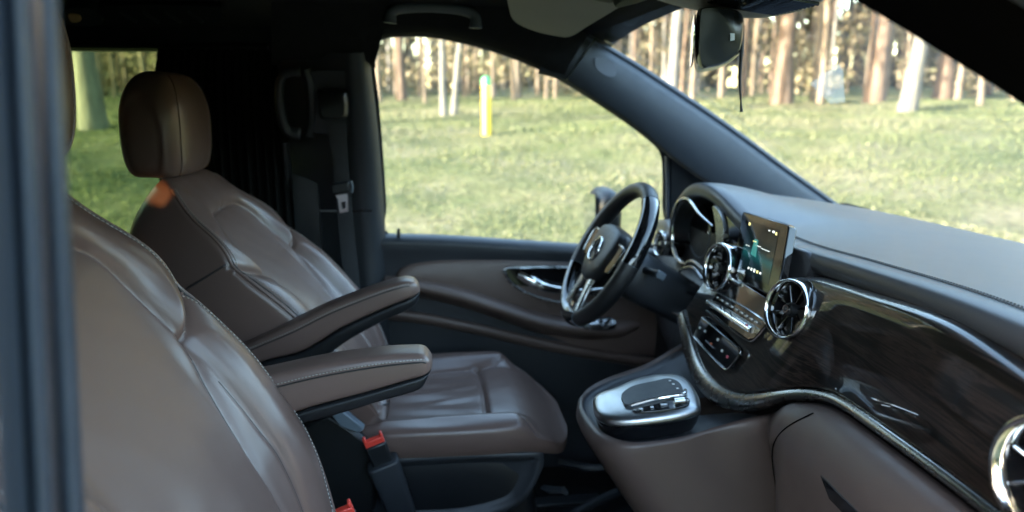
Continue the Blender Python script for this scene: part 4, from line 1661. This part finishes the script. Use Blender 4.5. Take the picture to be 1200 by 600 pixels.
inw = -rad * (1 - gx) + np.array((1., 0, 0)) * gx
rows = [OL + inw * .007 + np.array((0, 0, -.03)), OL + inw * .005 + np.array((0, 0, -.005))]
for (cx, cz), (gx_, gz) in zip(console, glove):
    shrink = np.clip(-cz - .02, 0, 1) * .14
    pc = OL + np.stack([np.full(len(OL), cx), -OL[:, 1] * shrink, np.full(len(OL), cz)], 1)
    pg_ = OL + np.array((gx_, 0, gz))
    rows.append(pc * (1 - gx) + pg_ * gx)
k9 = len(rows)
fine = []
for j in range(len(OL)):
    fine.append(cr([r_[j] for r_ in rows], 44))
fine = np.array(fine)
mb = MB()
mb.grid(list(fine.transpose(1, 0, 2)))
lower = mb.build('lower_dash', M['brown_soft'], dash, sharp=0)
# seam between console side and glove box lid, groove line following the surface
mb = MB()
def near_fine(px, py):
    d = ray(px, py)
    d = d / np.linalg.norm(d)
    v = fine.reshape(-1, 3) - CAM
    c = np.linalg.norm(v - np.outer(v @ d, d), axis=1) + .02 * (v @ d)
    return fine.reshape(-1, 3)[np.argmin(c)]
jc = int(np.argmin(np.abs(OL[:, 1] + .265)))
sq = [fine[jc + int(round(7 * max(0, 1 - (k - 4) / 7) ** 2)), k] for k in range(4, 42)]
sq = cr(sq[::2], 80)
for _ in range(12):
    sq[1:-1] = (sq[:-2] + 2 * sq[1:-1] + sq[2:]) / 4
gu, gv = np.gradient(fine, axis=0), np.gradient(fine, axis=1)
nf_ = np.cross(gu, gv).reshape(-1, 3)
nf_ /= np.linalg.norm(nf_, axis=1)[:, None] + 1e-12
nf_ *= np.sign(-nf_[:, :1] + 1e-9)
ff = fine.reshape(-1, 3)
near_ = [int(np.argmin(((ff - p) ** 2).sum(1))) for p in sq]
sn = nf_[near_]
for _ in range(10):
    sn[1:-1] = (sn[:-2] + 2 * sn[1:-1] + sn[2:]) / 4
off_ = np.einsum('ij,ij->i', ff[near_] - sq, sn)
for _ in range(10):
    off_[1:-1] = (off_[:-2] + 2 * off_[1:-1] + off_[2:]) / 4
mb.tube(sq + sn * (off_[:, None] + .0004), .0011, n=6)
mb.build('lid_seam', M['felt'], lower)
mb = MB()
sl_ = [near_fine(*p) for p in ((962, 560), (972, 570), (990, 590), (1000, 604), (988, 604), (970, 584))]
mb.slab([np.array(p) + np.array((-.0018, -.001, .0005)) for p in sl_], (.02, 0, 0))
mb.build('lid_latch', M['piano'], lower, bevel=.003)

# tray of the console
mb = MB()
inner = OL[(OL[:, 1] > -.23)]
half = len(inner)
rows = []
mid_line = np.stack([np.clip(inner[:, 0] + .02, .34, .62), inner[:, 1] * .2, inner[:, 2] * 0 + np.interp(np.clip(inner[:, 0], .30, .62), [.30, .62], [.600, .618])], 1)
for t, dz in ((.02, -.008), (.035, -.014), (.12, -.015), (.3, -.014), (.6, -.012), (1, -.012)):
    q = inner * (1 - t) + mid_line * t
    q = q + np.array((.004 * (1 - t), 0, dz))
    rows.append(q)
mb.grid(rows)
mb.build('console_tray', M['leather_dash'], dash, sharp=0)
mb = MB()
mb.slab([(.60, -.20, .64), (.60, .20, .64), (.60, .20, .72), (.60, -.24, .72)], (.03, 0, 0))
mb.build('tray_back', M['plastic'], dash)

# pod with touch pad
zp = .652
def pz(px, py, dz=0):
    return atpl(px, py, (.38, 0, zp + dz), (-.16, 0, 1))
pod_px = [(696, 470), (700, 463), (722, 455), (745, 445), (768, 440), (792, 440), (806, 446), (816, 460), (820, 473), (817, 480), (790, 487), (745, 493), (716, 492), (700, 484)]
po = cr([pz(*p) for p in pod_px], 90, closed=True)
pc_ = po.mean(0)
mb = MB()
lay = lambda k, dz: pc_ + (po - pc_) * k + np.array((0, 0, dz))
mb.grid([lay(.90, -.040), lay(.96, -.028), lay(1.0, -.012)], closed=True)
mb.build('pod_skirt', M['piano'], dash)
mb = MB()
mb.grid([lay(.985, -.011), lay(1.012, -.010), lay(1.02, -.006), lay(1.01, -.001), lay(.97, .003), lay(.90, .0055), lay(.75, .007), lay(.4, .008), lay(.02, .008)], closed=True, cap1=True)
M['satin'] = surf('brushed_satin_metal', (.46, .47, .48), .34, metal=1, var=.06, rvar=.06, grain=.15, gscale=300)
pod = mb.build('console_pod', M['satin'], dash, sharp=0)
mb = MB()
tp_ = [pz(*p, .013) for p in ((729, 461), (742, 452), (768, 446), (784, 443), (796, 448), (801, 458), (800, 461), (772, 465), (737, 474), (730, 469))]
mb.slab(cr(tp_, 60, closed=True), (0, 0, -.012))
tpad = mb.build('touch_pad', M['plastic_soft'], pod, bevel=.004, seg=3)
mb = MB()
mb.tube(cr([pz(*p, .012) for p in ((739, 475), (770, 467), (800, 462), (803, 457))], 30), .0032, n=8)
mb.build('pad_trim', M['chrome'], tpad)
for px, py in ((785, 446), (789, 450), (794, 455)):
    mb = MB()
    mb.box(pz(px, py, .0152), (.004, .003, .001))
    mb.build('pad_mark', M['white_print'], tpad)
mb = MB()
kb = [pz(*p, .0095) for p in ((741, 480), (760, 475), (790, 468), (806, 466), (808, 472), (800, 476), (770, 481), (750, 482))]
mb.slab(cr(kb, 50, closed=True), (0, 0, -.006))
key = mb.build('key_strip', M['piano'], pod, bevel=.001)
for px, py, w_ in ((751, 479, .007), (764, 477, .006), (778, 474, .012), (806, 469, .004)):
    mb = MB()
    mb.box(pz(px, py, .011), (w_, .005, .002))
    mb.build('key', M['silver'], key, bevel=.0006)
mb = MB()
c = pz(796, 471, .013)
mb.tube([c + np.array((-.009, .0, .001)), c + np.array((.009, .0, .002))], .006, n=12)
mb.build('roller', M['chrome'], key)

# centre stack panels
SP0, SN = np.array((.60, 0, .83)), np.array((-.93, 0, .37))
def st(px, py, o=0.0):
    o += .011
    return atpl(px, py, SP0 + SN * o, SN)
mb = MB()
q = [st(*p, .010) for p in ((838, 345), (845, 338), (862, 327), (905, 354), (898, 379), (884, 397), (876, 398), (850, 380), (829, 363))]
mb.slab(q, (.02, 0, 0))
up = mb.build('audio_panel', M['piano'], dash, bevel=.003)
mb = MB()
mb.tube(cr([st(*p, .012) for p in ((838, 341), (868, 358), (897, 378), (893, 388), (884, 398), (876, 399), (850, 381), (828, 364))], 70), .0017, n=6)
mb.build('panel_trim', M['chrome'], up)
mb = MB()
P = [st(*p, .017) for p in ((831, 354), (856, 370), (882, 387))]
mb.tube(P, .0085, n=12, flat=.7)
bar = mb.build('button_bar', M['chrome'], up)
for px, py in ((845, 364), (849, 366), (857, 371)):
    mb = MB()
    mb.tube([st(px - 1, py - 5, .0235), st(px + 1.5, py + 4, .0235)], .0014, n=6)
    mb.build('button_gap', M['piano'], bar)
mb = MB()
mb.box(st(875, 381, .0235), (.003, .004, .003))
mb.build('status_light', M['pink_print'], bar)
for i in range(9):
    t = i / 8
    px, py = 841 + t * 46, 349 + t * 29
    mb = MB()
    c = st(px, py, .0115)
    mb.box(c, (.004, .010, .007), R=((.37, 0, .93), (0, 1, 0), (-.93, 0, .37)))
    bt_ = mb.build('audio_button', M['silver'], up, bevel=.001)
    mb = MB()
    mb.box(st(px, py - .5, .0145), (.0015, .0045, .001), R=((.37, 0, .93), (0, 1, 0), (-.93, 0, .37)))
    mb.build('button_mark', M['white_print'], bt_)
# lower climate panel
mb = MB()
q = [st(*p, .009) for p in ((822, 371), (845, 391), (866, 410), (866, 416), (854, 432), (848, 431), (830, 413), (812, 393))]
mb.slab(q, (.02, 0, 0))
lp = mb.build('climate_panel', M['piano'], dash, bevel=.003)
mb = MB()
mb.tube(cr([st(*p, .011) for p in ((822, 372), (845, 391), (866, 409), (865, 417), (854, 431), (848, 432), (830, 414), (813, 395))], 70), .0015, n=6)
mb.build('panel_trim', M['chrome'], lp)
for px, py, mt_ in ((820, 384, 'white_print'), (826, 388, 'white_print'), (833, 403, 'orange_print'), (841, 398, 'white_print'), (852, 418, 'pink_print'), (846, 411, 'white_print')):
    mb = MB()
    mb.box(st(px, py, .0100), (.0045, .0055, .0012), R=((.37, 0, .93), (0, 1, 0), (-.93, 0, .37)))
    mb.build('climate_symbol', M[mt_], lp)
mb = MB()
mb.tube([st(827, 399, .011), st(836, 408, .011)], .0012, n=5)
mb.build('panel_groove', M['hinge'], lp)

# round air vents
def vent(c, n, r, edged=True, fins=8, spin=0.0):
    n = np.array(n, float)
    n /= np.linalg.norm(n)
    e1 = np.cross((0, 0, 1), n)
    e1 /= np.linalg.norm(e1)
    e2 = np.cross(n, e1)
    c = np.array(c, float)
    circ = lambda rad, d, k=56: [c + n * d + e1 * rad * math.cos(a) + e2 * rad * math.sin(a) for a in np.linspace(0, 2 * PI, k, endpoint=False)]
    mb_ = MB()
    mb_.grid([circ(r * 1.00, -.03), circ(r * 1.03, -.010), circ(r * 1.04, .0), circ(r * 1.0, .006), circ(r * (.94 if edged else .965), .006), circ(r * (.87 if edged else .92), .0), circ(r * (.84 if edged else .90), -.006)], closed=True)
    ring = mb_.build('air_vent', M['chrome'], dash, sharp=0)
    mb_ = MB()
    mb_.grid([circ(r * (.845 if edged else .905), -.005), circ(r * .80, -.012), circ(r * .74, -.028), circ(r * .3, -.034), circ(.001, -.034)], closed=True, cap1=True)
    mb_.build('vent_bowl', M['piano'], ring, sharp=0)
    mb_ = MB()
    mb_.grid([circ(r * .27, -.034), circ(r * .24, -.008), circ(r * .20, -.002), circ(r * .0, .0)], closed=True, cap1=True)
    mb_.build('vent_hub', M['plastic'], ring)
    mb_ = MB()
    mb_.grid([circ(r * .15, -.001), circ(r * .14, .003), circ(r * .09, .003), circ(r * .08, .0)], closed=True)
    mb_.build('hub_ring', M['chrome'], ring)
    for k in range(fins):
        a = 2 * PI * (k + .5) / fins + spin
        d_ = e1 * math.cos(a) + e2 * math.sin(a)
        s_ = np.cross(n, d_)
        mb_ = MB()
        mb_.grid([[c + d_ * r * .25 + s_ * .0016 * w_ - n * z for w_, z in ((-1, .03), (-1, .012), (0, .009), (1, .012), (1, .03))],
                  [c + d_ * r * .82 + s_ * .0030 * w_ - n * z for w_, z in ((-1, .03), (-1, .009), (0, .006), (1, .009), (1, .03))]])
        fn = mb_.build('vent_fin', M['piano'], ring)
        if not edged:
            continue
        mb_ = MB()
        mb_.tube([c + d_ * r * .30 - n * .009, c + d_ * r * .81 - n * .006], [.0009, .0017], n=6)
        mb_.build('fin_edge', M['chrome'], fn)
    # black sleeve behind
    mb_ = MB()
    mb_.grid([circ(r * 1.02, -.012), circ(r * 1.10, -.045), circ(r * 1.12, -.075)], closed=True)
    mb_.build('vent_sleeve', M['piano'], ring)
    return ring


vent(atx(841, 313, .570), (-.98, -.08, .20), .048, False)
vent(atx(922, 362, .562), (-.93, -.17, .22), .047, False)
vent(atx(1224, 562, .500), (-1, .02, .10), .052, spin=.2)
vent(atx(774, 285, .64), (-.97, -.1, .1), .034, False)
# vent swells that carry the two centre vents, glossy black bridge between
mb = MB()
P = cr([(.66, .17, .87), (.645, .08, .87), (.645, 0, .872), (.648, -.08, .875), (.66, -.16, .892)], 30)
mb.grid([P + np.array((.05, 0, .0)), P, P + np.array((-.012, 0, -.006)), P + np.array((-.022, 0, -.022)), P + np.array((-.036, 0, -.045)), P + np.array((-.02, 0, -.07))])
mb.build('vent_bridge', M['piano'], dash, sharp=0)
# lighter leather block right of the display
mb = MB()
q = [atl(*p, .628, .05) for p in ((916, 291), (925, 288), (946, 296), (953, 308), (946, 330), (905, 330))]
mb.slab(q, (.05, 0, .0))
mb.build('centre_pad', M['leather_dash'], dash, bevel=.006, seg=3)

# display on its bracket
DN = np.array((-.965, .05, .255))
DN /= np.linalg.norm(DN)
DP = np.array((.600, 0, .90))
dq = lambda px, py, o=0: atpl(px, py, DP + DN * o, DN)
mb = MB()
body = [dq(870, 249), dq(872, 248.6), dq(921, 262.5), dq(924, 266), dq(911, 343), dq(906, 347), dq(859, 325), dq(857, 321)]
mb.slab(body, -DN * .016)
disp = mb.build('display', M['piano'], dash, bevel=.0015)
mb = MB()
mb.tube([p - DN * .002 for p in body] , .0012, n=6, closed=True)
mb.build('display_rim', M['plastic'], disp)
mb = MB()
scr = [dq(877, 258, .0006), dq(913, 270, .0006), dq(900, 334, .0006), dq(866, 318, .0006)]
mb.slab(scr, -DN * .0004)
sc_ = mb.build('screen', M['display'], disp, smooth=False)
def uv(u, v, o=.0011):
    a = scr[0] * (1 - u) + scr[1] * u
    b2 = scr[3] * (1 - u) + scr[2] * u
    return a * (1 - v) + b2 * v + DN * o
def rect(u0, v0, u1, v1, mt_, nm='icon'):
    mb_ = MB()
    mb_.slab([uv(u0, v0), uv(u1, v0), uv(u1, v1), uv(u0, v1)], -DN * .0003)
    mb_.build(nm, M[mt_], sc_, smooth=False)
rect(.06, .035, .10, .085, 'icon_yellow')
rect(.72, .05, .76, .07, 'icon')
rect(.84, .04, .90, .075, 'icon')
rect(.94, .05, .97, .10, 'icon_yellow')
rect(.30, .34, .42, .352, 'icon_yellow', 'text_line')
rect(.40, .40, .58, .408, 'icon', 'text_line')
rect(.60, .42, .86, .428, 'icon', 'text_line')
rect(.10, .46, .13, .475, 'icon')
rect(.18, .46, .20, .475, 'icon')
for k, (u, hh) in enumerate(((.30, .035), (.40, .045), (.50, .06), (.60, .05), (.70, .035))):
    rect(u, .86 - hh / 2, u + .035, .86 + hh / 2, 'icon_yellow' if k == 3 else 'icon')
mb = MB()
mb.slab([uv(.34, .30), uv(.46, .30), uv(.48, .62), uv(.30, .60)], -DN * .0002)
M['teal'] = emit('display_teal', (.10, .55, .5), .025)
mb.build('picture_shape', M['teal'], sc_, smooth=False)
mb = MB()
mb.tube([np.array((.625, 0, .80)), np.array((.625, 0, .86))], .035, n=16, flat=.5)
mb.build('display_bracket', M['plastic'], disp)
mb = MB()   # bright ledge with the knob under the display
mb.tube([dq(853, 325, .006), dq(868, 334, .006)], .0035, n=8)
mb.build('display_ledge', M['chrome'], disp)

# instrument cluster
mb = MB()
mb.slab([(.705, .20, .72), (.705, .64, .72), (.730, .64, .905), (.730, .20, .905)], (.02, 0, 0))
clus = mb.build('instrument_cluster', M['felt'], dash)
cx_ = .632
mb = MB()
mb.tube(cr([atx(*p, cx_) for p in ((793, 304), (789, 290), (788, 270), (790, 251), (795, 237), (803, 232), (810, 237), (820, 251), (835, 265))], 60), np.interp(np.linspace(0, 1, 60), [0, .5, 1], [.0042, .0042, .0022]), n=8)
mb.build('dial_surround', M['chrome'], clus)
mb = MB()
mb.tube(cr([atx(*p, cx_ - .008) for p in ((789, 290), (794, 303), (802, 309), (810, 306), (818, 310), (828, 321))], 50), .0042, n=8)
mb.build('lower_surround', M['silver'], clus)
mb = MB()
mb.tube(cr([atx(*p, cx_ - .014) for p in ((794, 320), (802, 314), (813, 314), (823, 327))], 40), .0034, n=8)
mb.build('lower_trim_line', M['silver'], clus)
mb = MB()
q = cr([atx(*p, cx_ - .006) for p in ((835, 242), (841, 246), (846, 257), (848, 272), (847, 286), (843, 297), (837, 300), (839, 282), (838, 262))], 60, closed=True)
mb.slab(q, (.012, 0, 0))
mb.build('surround_horn', M['silver'], clus, bevel=.003, seg=3)
for yy in (.54, .34):
    mb = MB()
    mb.tube([(.700, yy, .835), (.712, yy, .836)], [.078, .074], n=36)
    dl = mb.build('dial', M['piano'], clus)
    mb = MB()
    a = np.linspace(0, 2 * PI, 48, endpoint=False)
    mb.tube([(.699, yy + .072 * math.cos(t), .835 + .072 * math.sin(t)) for t in a], .0012, n=5, closed=True)
    mb.build('dial_ring', M['hinge'], dl)
# driver side knee panel and lower trims
mb = MB()
P = cr([(.68, .64, .72), (.66, .45, .71), (.64, .30, .70), (.62, .20, .69)], 30)
Q = cr([(.70, .86, .50), (.66, .60, .48), (.63, .35, .48), (.62, .20, .50)], 30)
P2 = cr([(.70, .86, .73), (.68, .64, .72), (.66, .40, .71), (.63, .20, .69)], 30)
mb.grid([P2 + np.array((.05, 0, .02)), P2, P2 * .8 + Q * .2 + np.array((-.015, 0, 0)), P2 * .4 + Q * .6 + np.array((-.012, 0, 0)), Q, Q + np.array((.12, 0, -.12)), Q + np.array((.3, 0, -.2))])
mb.build('knee_panel', M['plastic'], dash, sharp=0)
mb = MB()   # chrome release lever under the column
mb.tube(cr([atx(*p, .56) for p in ((791, 366), (800, 369), (810, 375), (817, 380))], 20), np.interp(np.linspace(0, 1, 20), [0, .3, 1], [.008, .011, .008]), n=10, flat=.6)
mb.build('brake_release', M['chrome'], dash)

# ------------------------------------------------------------------ STEERING WHEEL
TW = math.radians(30)
WC = np.array(at(711, 297, .45))
E1 = np.array((0, -1, 0.))
E2 = np.array((math.sin(TW), 0, math.cos(TW)))
E3 = np.array((-math.cos(TW), 0, math.sin(TW)))
W = lambda x, y, z=0.0: WC + E1 * x + E2 * y + E3 * z
whl = thing('steering_wheel', 'black leather steering wheel with glossy rim sections, silver spokes and a star emblem', 'steering wheel', tuple(WC))
RR = .177
def rim_seg(a0, a1, mat, nm, r=.0185, parent=None):
    a = np.linspace(a0, a1, 60)
    mb_ = MB()
    k = 1.0
    rows = []
    for t in a:
        fl = 1.0 if math.sin(t) > -.82 else 1.0
        c = W(RR * math.cos(t), RR * math.sin(t) * fl)
        ro = (W(math.cos(t), math.sin(t)) - WC)
        th_ = r * (1 + .12 * (abs(math.cos(t)) > .5) * (abs(math.cos(t)) - .5))
        rows.append([c + ro * th_ * math.cos(b2) + E3 * th_ * 1.12 * math.sin(b2) for b2 in np.linspace(0, 2 * PI, 18, endpoint=False)])
    mb_.grid(rows, closed=True, cap0=True, cap1=True)
    return mb_.build(nm, mat, parent or whl, sharp=50)
M['rim_leather'] = surf('rim_leather', (.014, .014, .015), .38, grain=.25, gscale=700, var=.06)
rim = rim_seg(math.radians(62), math.radians(205), M['rim_leather'], 'rim')
rim_seg(math.radians(-65), math.radians(5), M['rim_leather'], 'rim')
rim_seg(math.radians(4.6), math.radians(62.4), M['piano'], 'gloss_rim_section', .0189)
rim_seg(math.radians(204.6), math.radians(295.4), M['piano'], 'gloss_rim_section', .0187)
for d_ in (4.8, 62.2, 204.8, 295.2):
    t = math.radians(d_)
    ro = W(math.cos(t), math.sin(t)) - WC
    mb = MB()
    c = W(RR * math.cos(t), RR * math.sin(t))
    mb.tube([c + ro * .0195 * math.cos(b2) + E3 * .0212 * math.sin(b2) for b2 in np.linspace(0, 2 * PI, 24, endpoint=False)], .0008, n=5, closed=True)
    mb.build('rim_joint', M['hinge'], rim)
# air-bag hub
mb = MB()
hp = cr([(-.088, .050), (-.05, .066), (0, .070), (.05, .066), (.088, .050), (.092, .0), (.070, -.050), (.035, -.078), (0, -.082), (-.035, -.078), (-.070, -.050), (-.092, .0)], 80, closed=True)
L = lambda k, z: [W(p[0] * k, p[1] * k, z) for p in hp]
mb.grid([L(.80, -.055), L(.98, -.02), L(1.02, .0), L(1.0, .012), L(.93, .021), L(.78, .026), L(.5, .029), L(.2, .030), L(.01, .030)], closed=True, cap1=True)
hub = mb.build('airbag_cover', M['plastic'], whl, sharp=0)
# emblem: ring and three-pointed star
mb = MB()
a = np.linspace(0, 2 * PI, 48, endpoint=False)
mb.tube([W(.030 * math.cos(t), .030 * math.sin(t) - .002, .032) for t in a], .0024, n=8, closed=True)
star = []
for k in range(6):
    t = PI / 2 + k * PI / 3
    r_ = .029 if k % 2 == 0 else .0062
    star.append(W(r_ * math.cos(t), r_ * math.sin(t) - .002, .0315))
apex = W(0, -.002, .036)
mb.add(star + [apex], [(i, (i + 1) % 6, 6) for i in range(6)])
mb.build('emblem', M['chrome'], hub, sharp=20)
# spokes
def spoke(q0, q1, w0, w1, mat, nm, z0=.004, z1=.0):
    mb_ = MB()
    rows = []
    for t in np.linspace(0, 1, 16):
        x = q0[0] * (1 - t) + q1[0] * t
        y = q0[1] * (1 - t) + q1[1] * t
        dx, dy = q1[0] - q0[0], q1[1] - q0[1]
        l_ = math.hypot(dx, dy)
        nx, ny = -dy / l_, dx / l_
        w_ = w0 * (1 - t) + w1 * t - .006 * math.sin(PI * t)
        z = z0 * (1 - t) + z1 * t
        rows.append([W(x + nx * w_ * math.cos(b2), y + ny * w_ * math.cos(b2), z + .008 * math.sin(b2)) for b2 in np.linspace(0, 2 * PI, 20, endpoint=False)])
    mb_.grid(rows, closed=True, cap0=True, cap1=True)
    return mb_.build(nm, mat, whl, sharp=60)
for s in (-1, 1):
    sp_ = spoke((s * .075, .006), (s * .168, .008), .040, .030, M['plastic'], 'spoke', .006)
    mb = MB()
    q = [W(s * x, y, .0155) for x, y in ((.094, .034), (.126, .030), (.130, .006), (.122, -.022), (.096, -.030))]
    mb.slab(cr(q, 40, closed=True), -E3 * .008)
    pad_ = mb.build('switch_pad', M['piano'], sp_, bevel=.001)
    mb = MB()
    mb.tube(cr([W(s * x, y, .0155) for x, y in ((.090, .038), (.132, .034), (.136, .004), (.126, -.028))], 30), .0024, n=8)
    mb.build('switch_trim', M['silver'], pad_)
    sp2 = spoke((s * .030, -.068), (s * .052, -.163), .024, .022, M['silver'], 'lower_spoke', .010, .006)
    # gear paddles
    mb = MB()
    q = [W(s * x, y, -.030) for x, y in ((.098, .035), (.118, .040), (.128, .030), (.132, .0), (.124, -.028), (.112, -.024), (.106, .0))]
    mb.slab(cr(q, 40, closed=True), -E3 * .005)
    mb.build('shift_paddle', M['silver'], whl, bevel=.0015)
# column shroud and stalks
colm = thing('steering_column', 'black steering column shroud with stalk switches behind the steering wheel', 'column', tuple(W(0, 0, -.10)))
mb = MB()
rows = []
for z, rx, ry in ((-.045, .050, .050), (-.055, .062, .060), (-.10, .066, .062), (-.17, .064, .060), (-.26, .06, .056)):
    rows.append([W(rx * math.copysign(abs(math.cos(t)) ** .7, math.cos(t)), ry * math.copysign(abs(math.sin(t)) ** .7, math.sin(t)) - .012, z) for t in np.linspace(0, 2 * PI, 40, endpoint=False)])
mb.grid(rows, closed=True, cap0=True)
mb.build('shroud', M['plastic_soft'], colm, sharp=50)
mb = MB()
mb.tube([W(.05, .012, -.085), W(.10, .020, -.085), W(.150, .026, -.082)], [.010, .008, .010], n=10)
lv = mb.build('gear_stalk', M['plastic'], colm)
mb = MB()
mb.box(W(.157, .027, -.082), (.016, .018, .020), R=(E1, E2, E3))
mb.build('stalk_end', M['hinge'], lv, bevel=.003)
mb = MB()
mb.tube([W(-.05, .012, -.08), W(-.10, .025, -.075), W(-.16, .035, -.07)], [.010, .008, .009], n=10)
mb.build('indicator_stalk', M['plastic'], colm)

# ------------------------------------------------------------------ FOOTWELL
mat_ = thing('floor_mat', 'black floor mat with a raised rim in the dark footwell', 'floor mat', (.45, .30, .0))
mb = MB()
mb.box((.62, .42, .008), (.60, .50, .014))
mb.build('mat_sheet', M['carpet'], mat_, bevel=.004)
mb = MB()
mb.tube(cr([atz_ for atz_ in (atpl(655, 541, (0, 0, .06), (0, 0, 1)), atpl(690, 548, (0, 0, .06), (0, 0, 1)), atpl(725, 548, (0, 0, .06), (0, 0, 1)))], 24), .012, n=8)
mb.build('mat_rim', M['plastic_soft'], mat_)
tun = thing('floor_tunnel_trim', 'black moulded trim strip curving across the floor beside the seat', 'floor trim', (.40, -.05, .0))
mb = MB()
P = cr([atpl(*p, (0, 0, .05), (0, 0, 1)) for p in ((672, 603), (700, 587), (725, 576), (748, 568))], 30)
mb.tube(P, .012, n=8)
mb.build('strip', M['plastic_soft'], tun)
ft = MB()
P = [atpl(*p, (0, 0, .07), (0, 0, 1)) for p in ((752, 576), (762, 576), (790, 600), (800, 615), (768, 615))]
ft.slab(P, (0, 0, -.03))
tag(ft.build('foot_rest', M['plastic_soft'], None, bevel=.01), 'small black ribbed foot plate below the console nose', 'foot plate')
pd = thing('brake_pedal', 'black pedal hanging in the dark driver footwell', 'pedal', (.86, .40, .12))
mb = MB()
mb.box((.80, .42, .16), (.03, .10, .06), R=((.8, 0, .6), (0, 1, 0), (-.6, 0, .8)))
mb.build('pedal_pad', M['rubber'], pd, bevel=.006)
mb = MB()
mb.tube([(.81, .42, .17), (.88, .42, .30), (.90, .42, .48)], .011, n=8)
mb.build('pedal_arm', M['plastic'], pd)


# ------------------------------------------------------------------ light, sky, camera
SUN_EL = math.radians(9)
sun_from = np.array((-.965, -.262))        # the sun stands low behind the van
az = math.atan2(sun_from[0], sun_from[1])  # from +Y, clockwise
w = bpy.data.worlds.new('World')
scene.world = w
w.use_nodes = True
nt = w.node_tree
bg = nt.nodes['Background']
sky = nt.nodes.new('ShaderNodeTexSky')
sky.sky_type = 'NISHITA'
sky.sun_disc = False
sky.sun_elevation = SUN_EL
sky.sun_rotation = az
nt.links.new(sky.outputs[0], bg.inputs['Color'])
bg.inputs['Strength'].default_value = .15
sl = bpy.data.lights.new('sun', 'SUN')
sl.energy = 2.6
sl.angle = math.radians(.5)
sl.color = (1, .90, .76)
so = bpy.data.objects.new('sun', sl)
COL.objects.link(so)
d = -Vector((sun_from[0] * math.cos(SUN_EL), sun_from[1] * math.cos(SUN_EL), math.sin(SUN_EL)))
so.rotation_euler = d.to_track_quat('-Z', 'Y').to_euler()
so.location = (-6, -2, 4)

cd = bpy.data.cameras.new('camera')
cd.sensor_width = 36
cd.lens = 36 * F / 1200
cd.clip_start = .02
cd.clip_end = 1500
cd.dof.use_dof = True
cd.dof.focus_distance = 1.0
cd.dof.aperture_fstop = 3.2
co = bpy.data.objects.new('camera', cd)
COL.objects.link(co)
co.location = CAM
fw = Vector((math.sin(PS) * math.cos(TH), math.cos(PS) * math.cos(TH), -math.sin(TH)))
co.rotation_euler = fw.to_track_quat('-Z', 'Y').to_euler()
scene.camera = co

vs = scene.view_settings
vs.view_transform = 'Standard'
vs.look = 'None'
vs.exposure = 4.3
vs.gamma = 1
scene.render.engine = 'CYCLES'
cy = scene.cycles
cy.use_denoising = True
cy.max_bounces = 10
cy.diffuse_bounces = 5
cy.glossy_bounces = 5
cy.transparent_max_bounces = 16
cy.sample_clamp_indirect = 6
cy.caustics_reflective = False
cy.caustics_refractive = False
